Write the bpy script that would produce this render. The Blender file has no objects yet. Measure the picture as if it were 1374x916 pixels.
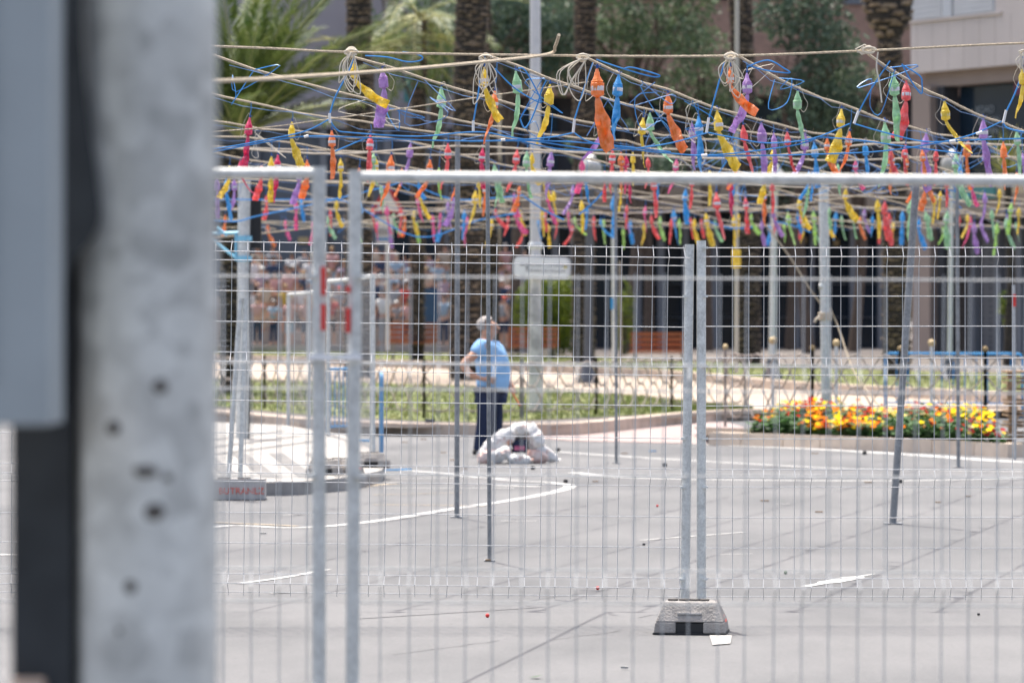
import bpy, bmesh, math, random
from mathutils import Vector, Matrix, noise
random.seed(7)
R = math.radians
C = bpy.context.scene.collection
scn = bpy.context.scene

# ---------------------------------------------------------------- camera, world, sun
F = 5152.0            # focal length in photo pixels (135 mm lens on a 1374 px wide photo)
CX, HY, CH = 687.0, 424.0, 1.72
cam_d = bpy.data.cameras.new('camera'); cam = bpy.data.objects.new('camera', cam_d); C.objects.link(cam)
cam.location = (0, 0, CH); cam.rotation_euler = (R(90), 0, 0)
cam_d.lens = 135.0; cam_d.sensor_width = 36; cam_d.shift_y = -34 / 1374.0
cam_d.clip_start = 0.1; cam_d.clip_end = 3000
cam_d.dof.use_dof = True; cam_d.dof.focus_distance = 23.2; cam_d.dof.aperture_fstop = 4.0
scn.camera = cam

SUN_EL = R(72)
sv = Vector((-0.30, 1.0, 0)).normalized()        # horizontal direction towards the sun (behind the plaza, a little left)
w = bpy.data.worlds.new('World'); scn.world = w; w.use_nodes = True
nt = w.node_tree; bg = nt.nodes['Background']; sky = nt.nodes.new('ShaderNodeTexSky')
sky.sky_type = 'NISHITA'; sky.sun_disc = False; sky.sun_elevation = SUN_EL
sky.sun_rotation = math.atan2(sv.x, sv.y); sky.dust_density = 6.0; sky.ozone_density = 0.4
nt.links.new(sky.outputs[0], bg.inputs[0]); bg.inputs[1].default_value = 0.15
sd = bpy.data.lights.new('sun', 'SUN'); sd.energy = 3.0; sd.angle = R(0.53); sd.color = (1, .955, .88)
so = bpy.data.objects.new('sun', sd); C.objects.link(so)
tosun = Vector((sv.x * math.cos(SUN_EL), sv.y * math.cos(SUN_EL), math.sin(SUN_EL)))
so.rotation_euler = tosun.to_track_quat('Z', 'Y').to_euler(); so.location = (0, 30, 40)
scn.view_settings.view_transform = 'Standard'; scn.view_settings.look = 'None'
scn.view_settings.exposure = 1.06; scn.view_settings.gamma = 1

# ---------------------------------------------------------------- helpers
def at(px, py, Y): return Vector(((px - CX) * Y / F, Y, CH - (py - HY) * Y / F))
def gnd(px, py, z=0.0):
    Y = (CH - z) * F / (py - HY); return Vector(((px - CX) * Y / F, Y, z))
def zf(Y):                     # height of the raised park behind the kerb
    t = [(0, .13), (66, .13), (95, .20), (118, .50), (400, .55)]
    for (a, b), (c, d) in zip(t, t[1:]):
        if Y <= c: return b + (d - b) * (Y - a) / (c - a)
    return .55
def park(px, py):              # point of the park ground seen at a pixel
    lo, hi = 55.0, 200.0
    for _ in range(40):
        m = (lo + hi) / 2
        if CH - (py - HY) * m / F > zf(m): lo = m
        else: hi = m
    return Vector(((px - CX) * lo / F, lo, zf(lo)))

class MB:
    def __init__(s): s.v = []; s.f = []; s.m = []
    def add(s, vs, fs, mi=0):
        n = len(s.v); s.v += [Vector(v) for v in vs]; s.f += [tuple(i + n for i in f) for f in fs]; s.m += [mi] * len(fs)
        return s
    def box(s, c, d, rz=0, mi=0, top=None):
        hx, hy, hz = d[0] / 2, d[1] / 2, d[2] / 2; t = top or (1, 1)
        vs = []
        for z, k in ((-hz, (1, 1)), (hz, t)):
            for x, y in ((-1, -1), (1, -1), (1, 1), (-1, 1)):
                p = Vector((x * hx * k[0], y * hy * k[1], z))
                if rz: p = Matrix.Rotation(rz, 3, 'Z') @ p
                vs.append(p + Vector(c))
        return s.add(vs, [(3, 2, 1, 0), (4, 5, 6, 7), (0, 1, 5, 4), (1, 2, 6, 5), (2, 3, 7, 6), (3, 0, 4, 7)], mi)
    def tube(s, pts, r, n=8, mi=0, cap=True, flat=1.0, rot=None):
        pts = [Vector(p) for p in pts]; N = len(pts); rs = r if hasattr(r, '__len__') else [r] * N
        vs = []; prev = None
        for i, p in enumerate(pts):
            d = (pts[min(i + 1, N - 1)] - pts[max(i - 1, 0)]).normalized()
            if prev is None:
                a = Vector((0, 0, 1)) if abs(d.z) < .9 else Vector((0, 1, 0)); u = d.cross(a).normalized()
            else:
                u = (prev - d * prev.dot(d)).normalized()
            prev = u; v = d.cross(u); tw = rot[i] if rot else 0
            fl = flat[i] if hasattr(flat, '__len__') else flat
            for k in range(n):
                a = 2 * math.pi * k / n
                q = u * math.cos(a) * rs[i] + v * math.sin(a) * rs[i] * fl
                if tw: q = Matrix.Rotation(tw, 3, d) @ q
                vs.append(p + q)
        fs = [(i * n + k, i * n + (k + 1) % n, (i + 1) * n + (k + 1) % n, (i + 1) * n + k) for i in range(N - 1) for k in range(n)]
        if cap: fs += [tuple(range(n))[::-1], tuple((N - 1) * n + k for k in range(n))]
        return s.add(vs, fs, mi)
    def lathe(s, prof, c=(0, 0, 0), n=12, mi=0, sx=1, sy=1):
        c = Vector(c); vs = [c + Vector((r * sx * math.cos(2 * math.pi * k / n), r * sy * math.sin(2 * math.pi * k / n), z)) for r, z in prof for k in range(n)]
        N = len(prof)
        fs = [(i * n + k, i * n + (k + 1) % n, (i + 1) * n + (k + 1) % n, (i + 1) * n + k) for i in range(N - 1) for k in range(n)]
        fs += [tuple(range(n))[::-1], tuple((N - 1) * n + k for k in range(n))]
        return s.add(vs, fs, mi)
    def ball(s, c, r, n=10, m=6, sc=(1, 1, 1), mi=0, jit=0):
        pr = []
        vs = []; c = Vector(c)
        for i in range(m + 1):
            t = math.pi * i / m
            for k in range(n):
                a = 2 * math.pi * k / n
                p = Vector((math.sin(t) * math.cos(a) * sc[0], math.sin(t) * math.sin(a) * sc[1], -math.cos(t) * sc[2])) * r
                if jit and 0 < i < m: p *= 1 + random.uniform(-jit, jit)
                vs.append(c + p)
        fs = [(i * n + k, i * n + (k + 1) % n, (i + 1) * n + (k + 1) % n, (i + 1) * n + k) for i in range(m) for k in range(n)]
        return s.add(vs, fs, mi)
    def build(s, name, mats, parent=None, smooth=False, **kw):
        o0 = Vector(ORG.get(parent.name, (0, 0, 0))) if parent else Vector((0, 0, 0))
        me = bpy.data.meshes.new(name)
        me.from_pydata([v - o0 for v in s.v], [], s.f)
        mats = mats if isinstance(mats, (list, tuple)) else [mats]
        for m in mats: me.materials.append(m)
        if len(mats) > 1: me.polygons.foreach_set('material_index', s.m)
        if smooth:
            me.polygons.foreach_set('use_smooth', [True] * len(me.polygons))
            try: me.set_sharp_from_angle(angle=R(42))
            except Exception: pass
        me.update()
        return link(name, me, parent, **kw)
ORG = {}
def link(name, me, parent=None, **kw):
    o = bpy.data.objects.new(name, me); C.objects.link(o)
    if parent:
        o.parent = parent; ORG[o.name] = ORG.get(parent.name, (0, 0, 0))
    for k, v in kw.items(): o[k] = v
    return o
def thing(name, label, cat, loc=(0, 0, 0), group=None):
    o = bpy.data.objects.new(name, None); C.objects.link(o); o.location = loc; o.empty_display_size = .1
    ORG[o.name] = tuple(loc); o['label'] = label; o['category'] = cat
    if group: o['group'] = group
    return o
def copy_tree(o, parent=None):
    c = o.copy(); C.objects.link(c); c.parent = parent
    for ch in o.children: copy_tree(ch, c)
    return c

# ---------------------------------------------------------------- materials
def mat(name, col, rough=.6, metal=0.0, var=0.0, vscale=8.0, bump=0.0, bscale=60.0, col2=None, transl=0.0, spec=None, detail=4, stretch=None, thr=None, coat=0):
    m = bpy.data.materials.new(name); m.use_nodes = True; n = m.node_tree.nodes; l = m.node_tree.links
    b = n['Principled BSDF']; b.inputs['Base Color'].default_value = (*col, 1)
    b.inputs['Roughness'].default_value = rough; b.inputs['Metallic'].default_value = metal
    if spec is not None: b.inputs['Specular IOR Level'].default_value = spec
    if coat: b.inputs['Coat Weight'].default_value = coat
    src = None
    if var or col2 or bump:
        tc = n.new('ShaderNodeTexCoord'); src = tc.outputs['Object']
        if stretch:
            mp = n.new('ShaderNodeMapping'); mp.inputs['Scale'].default_value = stretch
            l.new(src, mp.inputs[0]); src = mp.outputs[0]
    if var or col2:
        nz = n.new('ShaderNodeTexNoise'); nz.inputs['Scale'].default_value = vscale; nz.inputs['Detail'].default_value = detail
        l.new(src, nz.inputs['Vector'])
        rp = n.new('ShaderNodeValToRGB'); l.new(nz.outputs[0], rp.inputs[0])
        a = thr or (.3, .7); rp.color_ramp.elements[0].position = a[0]; rp.color_ramp.elements[1].position = a[1]
        c2 = col2 or tuple(min(1, c * (1 + var)) for c in col); c1 = col if col2 else tuple(c * (1 - var) for c in col)
        rp.color_ramp.elements[0].color = (*c1, 1); rp.color_ramp.elements[1].color = (*c2, 1)
        l.new(rp.outputs[0], b.inputs['Base Color'])
    if bump:
        nb = n.new('ShaderNodeTexNoise'); nb.inputs['Scale'].default_value = bscale; nb.inputs['Detail'].default_value = 5
        l.new(src, nb.inputs['Vector']); bp = n.new('ShaderNodeBump'); bp.inputs['Strength'].default_value = bump; bp.inputs['Distance'].default_value = .02
        l.new(nb.outputs[0], bp.inputs['Height']); l.new(bp.outputs[0], b.inputs['Normal'])
    if transl:
        t = n.new('ShaderNodeBsdfTranslucent'); mx = n.new('ShaderNodeMixShader'); mx.inputs[0].default_value = transl
        t.inputs[0].default_value = (*[min(1, c * 1.1) for c in col], 1)
        if var or col2: l.new(rp.outputs[0], t.inputs[0])
        l.new(b.outputs[0], mx.inputs[1]); l.new(t.outputs[0], mx.inputs[2]); l.new(mx.outputs[0], n['Material Output'].inputs[0])
    return m

def galv(name, base=.42, scale=14, dark=.26, rough=.5, metal=.25, tint=(.97, 1.0, 1.03)):
    """spangled galvanised steel"""
    m = mat(name, (base,) * 3, rough, metal); n = m.node_tree.nodes; l = m.node_tree.links; b = n['Principled BSDF']
    tc = n.new('ShaderNodeTexCoord'); vo = n.new('ShaderNodeTexVoronoi'); vo.inputs['Scale'].default_value = scale * 6
    nz = n.new('ShaderNodeTexNoise'); nz.inputs['Scale'].default_value = scale; nz.inputs['Detail'].default_value = 6; nz.inputs['Roughness'].default_value = .65
    l.new(tc.outputs['Object'], vo.inputs['Vector']); l.new(tc.outputs['Object'], nz.inputs['Vector'])
    mx = n.new('ShaderNodeMix'); mx.data_type = 'FLOAT'; mx.inputs[0].default_value = .22
    l.new(nz.outputs[0], mx.inputs[2]); l.new(vo.outputs['Color'], mx.inputs[3])
    rp = n.new('ShaderNodeValToRGB'); l.new(mx.outputs[0], rp.inputs[0])
    rp.color_ramp.elements[0].position = .32; rp.color_ramp.elements[1].position = .68
    rp.color_ramp.elements[0].color = (*[dark * t for t in tint], 1); rp.color_ramp.elements[1].color = (*[base * 1.15 * t for t in tint], 1)
    l.new(rp.outputs[0], b.inputs['Base Color'])
    return m

M = {}
M['galv'] = galv('galvanised_steel', .68, 20, .48, tint=(.98, 1, .97))
M['tube'] = galv('near_tube_steel', .60, 14, .44, rough=.6, metal=.1, tint=(.98, 1, .97))
M['wire'] = mat('fence_wire', (.50, .51, .52), .4, .3, var=.12, vscale=30)
M['front_wire'] = mat('front_fence_wire', (.46, .47, .47), .5, .1, var=.1, vscale=20)
M['pole_galv'] = galv('street_pole_steel', .66, 3.6, .34, rough=.6, metal=.05, tint=(.99, 1.0, .955))
M['box_grey'] = mat('painted_cabinet', (.31, .345, .36), .55, 0, var=.06, vscale=5)
M['pole_shade'] = mat('painted_pole_shade', (.030, .034, .038), .8, 0, var=.3, vscale=9, bump=.2)  # dark tone standing for shade on and beside the street pole
M['strap'] = mat('beige_strap', (.55, .42, .33), .7, 0, var=.15)
M['dent'] = mat('dark_hole', (.10, .09, .08), .8)
M['concrete'] = mat('cast_concrete', (.30, .28, .26), .85, 0, var=.22, vscale=12, bump=.5, bscale=90)
M['concrete_light'] = mat('pale_concrete', (.46, .44, .42), .85, 0, var=.12, vscale=10, bump=.4)
M['stone'] = mat('kerb_stone', (.62, .51, .41), .85, 0, var=.14, vscale=4, bump=.3)
M['stone_worn'] = mat('kerb_stone_worn', (.47, .38, .31), .85, 0, var=.2, vscale=3, bump=.3)
M['island_kerb'] = mat('island_kerb', (.30, .29, .28), .85, 0, var=.3, vscale=3, bump=.3)
M['black'] = mat('plain_black', (.012, .013, .015), .6)
M['redtape'] = mat('red_tape', (.62, .035, .03), .5, var=.15, vscale=20)
M['redpaint'] = mat('red_spray', (.72, .16, .12), .8, var=.25, vscale=30)
M['whiteclamp'] = mat('white_strap', (.75, .76, .78), .5)
M['white'] = mat('white_paint', (.70, .70, .69), .6, var=.05, vscale=6)
M['blue'] = mat('blue_paint', (.03, .26, .55), .45, var=.12, vscale=6)
M['ltblue'] = mat('light_blue_paint', (.22, .50, .66), .5, var=.1, vscale=6)
M['rope'] = mat('jute_rope', (.56, .47, .35), .95, var=.25, vscale=90, bump=.8, bscale=160)
M['rope_far'] = mat('jute_rope_far', (.58, .50, .40), .95, var=.12, vscale=20)
M['string'] = mat('fuse_cord', (.66, .60, .50), .9, var=.1, vscale=40)
M['bluewire'] = mat('blue_cable', (.03, .24, .60), .4, var=.15, vscale=12)
M['thin_blue'] = mat('thin_blue_cable', (.10, .22, .46), .6, var=.25, vscale=5)
M['bluewire_d'] = mat('dark_blue_tie', (.01, .09, .36), .45)
M['tape'] = mat('white_tape', (.78, .78, .78), .6)
M['band'] = mat('printed_band', (.62, .60, .62), .5, col2=(.82, .80, .82), vscale=60)
def paper(n, c): return mat('paper_' + n, tuple(k * .86 for k in c), .36, 0, col2=tuple(min(.95, k * .95 + .17) for k in c), vscale=16, bump=.7, bscale=32, transl=.46, detail=3, thr=(.36, .62))
PC = {'Y': paper('yellow', (.86, .66, .05)), 'O': paper('orange', (.88, .30, .06)), 'R': paper('red', (.82, .15, .15)),
      'M': paper('crimson', (.72, .03, .17)), 'P': paper('pink', (.80, .16, .38)), 'V': paper('violet', (.50, .30, .62)),
      'G': paper('mint_green', (.42, .66, .42)), 'B': paper('blue', (.05, .42, .76)), 'L': paper('lime', (.50, .72, .22))}
CN = dict(Y='yellow', O='orange', R='coral red', M='crimson', P='pink', V='violet', G='mint green', B='blue', L='lime green')

# ---------------------------------------------------------------- the road
def road_mat():
    m = mat('pale_asphalt', (.3, .3, .31), .9); n = m.node_tree.nodes; l = m.node_tree.links; b = n['Principled BSDF']
    tc = n.new('ShaderNodeTexCoord')
    big = n.new('ShaderNodeTexNoise'); big.inputs['Scale'].default_value = .35; big.inputs['Detail'].default_value = 5
    mp = n.new('ShaderNodeMapping'); mp.inputs['Scale'].default_value = (.35, 1, 1); mp.inputs['Rotation'].default_value = (0, 0, .35)
    l.new(tc.outputs['Object'], mp.inputs[0]); l.new(mp.outputs[0], big.inputs['Vector'])
    fine = n.new('ShaderNodeTexNoise'); fine.inputs['Scale'].default_value = 45; fine.inputs['Detail'].default_value = 6; fine.inputs['Roughness'].default_value = .8
    l.new(tc.outputs['Object'], fine.inputs['Vector'])
    r1 = n.new('ShaderNodeValToRGB'); l.new(big.outputs[0], r1.inputs[0])
    r1.color_ramp.elements[0].position = .3; r1.color_ramp.elements[1].position = .72
    r1.color_ramp.elements[0].color = (.118, .121, .124, 1); r1.color_ramp.elements[1].color = (.166, .168, .168, 1)
    r2 = n.new('ShaderNodeValToRGB'); l.new(fine.outputs[0], r2.inputs[0])
    r2.color_ramp.elements[0].position = .28; r2.color_ramp.elements[1].position = .75
    r2.color_ramp.elements[0].color = (.72, .72, .74, 1); r2.color_ramp.elements[1].color = (1.15, 1.14, 1.13, 1)
    mx = n.new('ShaderNodeMix'); mx.data_type = 'RGBA'; mx.blend_type = 'MULTIPLY'; mx.inputs[0].default_value = 1
    l.new(r1.outputs[0], mx.inputs[6]); l.new(r2.outputs[0], mx.inputs[7])
    st = n.new('ShaderNodeTexNoise'); st.inputs['Scale'].default_value = 1.6; st.inputs['Detail'].default_value = 8; st.inputs['Roughness'].default_value = .7
    mp2 = n.new('ShaderNodeMapping'); mp2.inputs['Scale'].default_value = (.5, .16, 1); mp2.inputs['Rotation'].default_value = (0, 0, -.25)
    l.new(tc.outputs['Object'], mp2.inputs[0]); l.new(mp2.outputs[0], st.inputs['Vector'])
    r3 = n.new('ShaderNodeValToRGB'); l.new(st.outputs[0], r3.inputs[0]); r3.color_ramp.elements[0].position = .33; r3.color_ramp.elements[1].position = .6
    r3.color_ramp.elements[0].color = (.70, .71, .72, 1); r3.color_ramp.elements[1].color = (1.04, 1.03, 1.03, 1)
    sp = n.new('ShaderNodeTexVoronoi'); sp.inputs['Scale'].default_value = 9; l.new(tc.outputs['Object'], sp.inputs['Vector'])
    r4 = n.new('ShaderNodeValToRGB'); l.new(sp.outputs['Distance'], r4.inputs[0]); r4.color_ramp.elements[0].position = .05; r4.color_ramp.elements[1].position = .16
    r4.color_ramp.elements[0].color = (.72, .72, .72, 1); r4.color_ramp.elements[1].color = (1, 1, 1, 1)
    m2 = n.new('ShaderNodeMix'); m2.data_type = 'RGBA'; m2.blend_type = 'MULTIPLY'; m2.inputs[0].default_value = 1
    m3 = n.new('ShaderNodeMix'); m3.data_type = 'RGBA'; m3.blend_type = 'MULTIPLY'; m3.inputs[0].default_value = .7
    l.new(mx.outputs[2], m2.inputs[6]); l.new(r3.outputs[0], m2.inputs[7]); l.new(m2.outputs[2], m3.inputs[6]); l.new(r4.outputs[0], m3.inputs[7])
    l.new(m3.outputs[2], b.inputs['Base Color'])
    bp = n.new('ShaderNodeBump'); bp.inputs['Strength'].default_value = .25; bp.inputs['Distance'].default_value = .01
    l.new(fine.outputs[0], bp.inputs['Height']); l.new(bp.outputs[0], b.inputs['Normal'])
    return m
M['road'] = road_mat()
M['pink'] = mat('pink_paving', (.31, .24, .225), .85, var=.1, vscale=5)
M['path'] = mat('sandy_path', (.35, .285, .225), .9, var=.10, vscale=1.5, bump=.2)
M['plaza'] = mat('plaza_paving', (.13, .115, .105), .9, var=.2, vscale=.8)
M['lawn'] = mat('lawn', (.085, .12, .03), .95, col2=(.21, .21, .09), vscale=1.3, detail=8, bump=.6, bscale=25)
M['blade'] = mat('grass_blades', (.075, .13, .025), .8, col2=(.21, .22, .07), vscale=1.3, transl=.3)
M['mark'] = mat('road_marking', (.40, .40, .39), .8, col2=(.28, .28, .28), vscale=7, thr=(.5, .9))
M['mark_y'] = mat('yellow_marking', (.34, .28, .20), .85, col2=(.22, .21, .20), vscale=5, thr=(.4, .8))
M['mark_g'] = mat('grey_stripe', (.16, .155, .15), .85, var=.15, vscale=3)
M['crack'] = mat('asphalt_joint', (.10, .10, .105), .95)

g = MB().add([(-900, -60, 0), (900, -60, 0), (900, 2200, 0), (-900, 2200, 0)], [(0, 1, 2, 3)])
g.build('road', M['road'], kind='structure')

def ribbon(pts, wd, z, name, m, **kw):
    b = MB(); P = [Vector((p.x, p.y, z)) for p in pts]; L = []
    ws = [wd[min(len(wd) - 1, round(i / max(1, len(P) - 1) * (len(wd) - 1)))] for i in range(len(P))] if hasattr(wd, '__len__') else [wd] * len(P)
    for i, p in enumerate(P):
        d = (P[min(i + 1, len(P) - 1)] - P[max(i - 1, 0)]).normalized(); u = Vector((-d.y, d.x, 0)) * ws[i] / 2
        L += [p - u, p + u]
    b.add(L, [(2 * i, 2 * i + 2, 2 * i + 3, 2 * i + 1) for i in range(len(P) - 1)])
    return b.build(name, m, kind='structure', **kw)
def smooth_pts(ps, k=6):
    out = []
    for i in range(len(ps) - 1):
        p0 = ps[max(i - 1, 0)]; p1 = ps[i]; p2 = ps[i + 1]; p3 = ps[min(i + 2, len(ps) - 1)]
        for j in range(k):
            t = j / k; out.append(.5 * ((2 * p1) + (p2 - p0) * t + (2 * p0 - 5 * p1 + 4 * p2 - p3) * t * t + (3 * p1 - p0 - 3 * p2 + p3) * t ** 3))
    out.append(ps[-1]); return out
def mark(px, wd, m='mark', z=.004, sm=True):
    ps = [gnd(x, y) for x, y in px]
    if sm and len(ps) > 2: ps = smooth_pts(ps)
    return ribbon(ps, wd, z, 'road_marking', M[m])
mark([(-60, 740), (60, 742), (285, 707), (380, 708), (440, 706), (520, 697), (600, 684), (680, 672), (730, 663), (762, 655), (764, 651)], .13)
mark([(764, 651), (735, 647), (690, 645), (640, 640), (580, 634), (530, 630)], .13)
mark([(660, 651), (725, 653)], .16)
mark([(515, 655), (600, 655), (690, 655)], .10)
mark([(530, 642), (640, 641), (700, 643)], .10)
mark([(770, 634), (810, 639), (880, 642), (1000, 644), (1200, 645), (1420, 640)], .18)
mark([(745, 606), (860, 614), (1000, 622), (1150, 629), (1420, 633)], .15)
mark([(770, 573), (850, 588), (950, 596), (1100, 603), (1250, 612), (1330, 618), (1420, 622)], .30, z=.005)
mark([(1080, 787), (1130, 778), (1172, 770)], [.07, .15, .04])
mark([(320, 783), (380, 775), (440, 764)], .06)
mark([(860, 725), (1000, 714)], .05)
mark([(672, 699), (720, 699)], .05); mark([(378, 691), (430, 690)], .05); mark([(362, 796), (390, 795)], .05)
mark([(960, 744), (1010, 743)], .03); mark([(1040, 676), (1060, 676)], .04)
mark([(285, 701), (330, 703), (400, 706)], .10, 'mark_y', z=.006)
mark([(500, 677), (600, 678), (650, 679)], .07, 'mark_y'); mark([(500, 664), (620, 661)], .06, 'mark_y')
mark([(360, 661), (450, 655), (520, 648)], .30, 'mark_y')
for a, b_ in (((480, 830), (720, 815)),):
    p, q = gnd(*a), gnd(*b_); ribbon([p, (p + q) / 2, q], .022, .003, 'road_joint', M['crack'])
for k in range(9):
    y = 700 + k * 22 + random.uniform(-6, 6); x0 = random.uniform(480, 1250)
    ps = [gnd(x0 + i * 18, y - i * 2.4 + random.uniform(-.8, .8)) for i in range(random.randint(4, 9))]
    ribbon(ps, .008, .0025, 'road_crack', M['crack'])

# ---------------------------------------------------------------- park ground, lawns, kerbs
def strip(bot, top, name, m, lift=0.0, cols=40, rows=5, kind='structure'):
    def interp(c, x):
        for (x0, y0), (x1, y1) in zip(c, c[1:]):
            if x <= x1: return y0 + (y1 - y0) * (x - x0) / (x1 - x0)
        return c[-1][1]
    x0, x1 = bot[0][0], bot[-1][0]; b = MB(); vs = []
    for i in range(cols + 1):
        x = x0 + (x1 - x0) * i / cols; A = park(x, interp(bot, x)); B = park(x, interp(top, x))
        for j in range(rows + 1):
            p = A.lerp(B, j / rows); p.z = zf(p.y) + lift; vs.append(p)
    R_ = rows + 1
    b.add(vs, [(i * R_ + j, (i + 1) * R_ + j, (i + 1) * R_ + j + 1, i * R_ + j + 1) for i in range(cols) for j in range(rows)])
    o = b.build(name, m, kind=kind); return o, vs
kerb_px = [(-120, 540), (120, 546), (290, 556), (420, 567), (560, 576), (640, 578), (760, 573), (860, 564), (950, 556), (1100, 551), (1450, 548)]
strip(kerb_px, [(-120, 462), (1450, 462)], 'park_ground', M['plaza'], 0, 60, 24)
b = MB(); vs = []
xs = [-70, -30, -12, 12, 30, 90]
for Y in (190, 260, 500): vs += [Vector((x * 2, Y, .55)) for x in xs]
b.add(vs, [(i + 6 * j, i + 1 + 6 * j, i + 7 + 6 * j, i + 6 + 6 * j) for j in range(2) for i in range(5)]); b.build('plaza_ground', M['plaza'], kind='structure')
lawn_bot = [(-120, 534), (120, 540), (290, 546), (420, 557), (560, 565), (640, 567), (760, 562), (860, 557), (950, 552), (1010, 550)]
lawn_top = [(-120, 503), (290, 508), (500, 514), (700, 521), (850, 531), (950, 543), (1010, 549)]
_, lv = strip(lawn_bot, lawn_top, 'front_lawn', M['lawn'], .012, 60, 8)
k2b = [(-120, 472), (290, 484), (500, 492), (740, 500), (900, 509), (1050, 524), (1250, 536), (1450, 548)]
k2t = [(-120, 468), (290, 478), (500, 485), (740, 490), (900, 499), (1050, 514), (1250, 526), (1450, 537)]
strip(lawn_top[:-1] + [(1010, 549), (1450, 552)], k2b, 'sandy_path', M['path'], .006, 60, 6)
_, lv2 = strip(k2t, [(-120, 464), (500, 474), (740, 478), (1000, 489), (1200, 498), (1450, 505)], 'back_lawn', M['lawn'], .02, 60, 5)
def kerb(pxs, name, m, wd, h, fn=park):
    ps = smooth_pts([fn(x, y) for x, y in pxs], 5); b = MB(); vs = []
    for i, p in enumerate(ps):
        d = (ps[min(i + 1, len(ps) - 1)] - ps[max(i - 1, 0)]); d.z = 0; d.normalize(); u = Vector((-d.y, d.x, 0))
        z0 = -.02; z1 = p.z + h
        base = Vector((p.x, p.y, 0))
        vs += [base + Vector((0, 0, z0)), base + Vector((0, 0, z1 - .02)), base + u * .02 + Vector((0, 0, z1)), base + u * wd + Vector((0, 0, z1)), base + u * wd + Vector((0, 0, z0))]
    b.add(vs, [(5 * i + j, 5 * i + 5 + j, 5 * i + 6 + j, 5 * i + 1 + j) for i in range(len(ps) - 1) for j in range(4)])
    return b, ps
def kerb_stones(pxs, m, wd, h, L=1.0, name='kerb'):
    """a kerb laid as separate stones, one structure whose stones are parts"""
    ps = smooth_pts([park(x, y) for x, y in pxs], 12)
    dist = [0]
    for a, c in zip(ps, ps[1:]): dist.append(dist[-1] + (Vector((c.x - a.x, c.y - a.y))).length)
    def pt(s):
        for i in range(len(dist) - 1):
            if s <= dist[i + 1]: return ps[i].lerp(ps[i + 1], (s - dist[i]) / (dist[i + 1] - dist[i] + 1e-9))
        return ps[-1]
    root = bpy.data.objects.new(name, None); C.objects.link(root); root['kind'] = 'structure'; ORG[root.name] = (0, 0, 0)
    n = int(dist[-1] / L)
    for i in range(n):
        a, c = pt(i * L + .012), pt((i + 1) * L - .012); d = c - a; d.z = 0; ln = d.length
        if ln < .1: continue
        mid = (a + c) / 2; u = Vector((-d.y, d.x, 0)).normalized(); cz = (mid.z + h - .03) / 2
        bb = MB().box(Vector((mid.x, mid.y, cz)) + u * wd / 2, (ln, wd, mid.z + h + .03 + random.uniform(-.006, .006)), math.atan2(d.y, d.x), top=(1, .92))
        bb.build('kerb_stone', m, root)
    return root
kerb_stones(kerb_px, M['stone_worn'], .28, .05, 1.0)
kerb_stones(k2b, M['stone_worn'], .35, .20, 1.6)
# pink pavement in front of the lawn kerb
b = MB(); P = [gnd(640, 582), gnd(770, 592), gnd(960, 596), gnd(1000, 574), gnd(960, 562), gnd(860, 570), gnd(760, 578), gnd(640, 581)]
b.add([Vector((p.x, p.y, .008)) for p in P], [tuple(range(len(P)))]); b.build('pink_pavement', M['pink'], kind='structure')
# grass blades: one uncountable mass on each lawn
def blades(vs, rows, cols, n, name, hh=.07):
    b = MB(); R_ = rows + 1
    for _ in range(n):
        i = random.randrange(cols); j = random.randrange(rows); a, c, d, e = vs[i * R_ + j], vs[(i + 1) * R_ + j], vs[(i + 1) * R_ + j + 1], vs[i * R_ + j + 1]
        s, t = random.random(), random.random(); p = a.lerp(c, s).lerp(e.lerp(d, s), t)
        an = random.uniform(0, 3.1); u = Vector((math.cos(an), math.sin(an), 0)) * .012; h = hh * random.uniform(.4, 1.1)
        b.add([p - u, p + u, p + Vector((random.uniform(-.03, .03), random.uniform(-.03, .03), h))], [(0, 1, 2)])
    b.build(name, M['blade'], kind='stuff', label='short green and yellowing grass of the lawn behind the kerb' if name == 'lawn_grass' else 'rough grass of the farther lawn in front of the benches', category='grass')
blades(lv, 8, 60, 24000, 'lawn_grass'); blades(lv2, 5, 60, 9000, 'verge_grass', .12)

# ---------------------------------------------------------------- striped traffic island
ZI = .13
b = MB(); top = [gnd(x, y, ZI) for x, y in [(120, 652), (285, 648), (400, 646), (470, 640), (512, 631), (516, 622), (500, 604), (462, 583), (380, 570), (285, 566), (120, 562)]]
n = len(top); low = [Vector((p.x, p.y, -.01)) for p in top]
b.add(top + low, [tuple(range(n))] + [(i, n + i, n + (i + 1) % n, (i + 1) % n) for i in range(n)], 0)
b.m[-n - 1] = 1
b.build('traffic_island', [M['island_kerb'], mat('worn_white_deck', (.30, .285, .265), .85, var=.12, vscale=2)], kind='structure')
for k in range(10):
    xa = 250 + k * 50
    q = [gnd(xa, 640, ZI), gnd(xa + 24, 640, ZI), gnd(xa - 20, 608, ZI), gnd(xa - 40, 608, ZI)]
    if xa + 24 > 505: continue
    MB().add([Vector((p.x, p.y, ZI + .004)) for p in q], [(0, 1, 2, 3)]).build('island_stripe', M['mark_g'], kind='structure')
for (xa, ya, xb, yb) in ((285, 600, 400, 585), (285, 590, 380, 578), (285, 610, 420, 592)):
    p, q = gnd(xa, ya, ZI), gnd(xb, yb, ZI); ribbon([p, (p + q) / 2, q], .16, ZI + .005, 'island_stripe', M['mark_g'])

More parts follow.
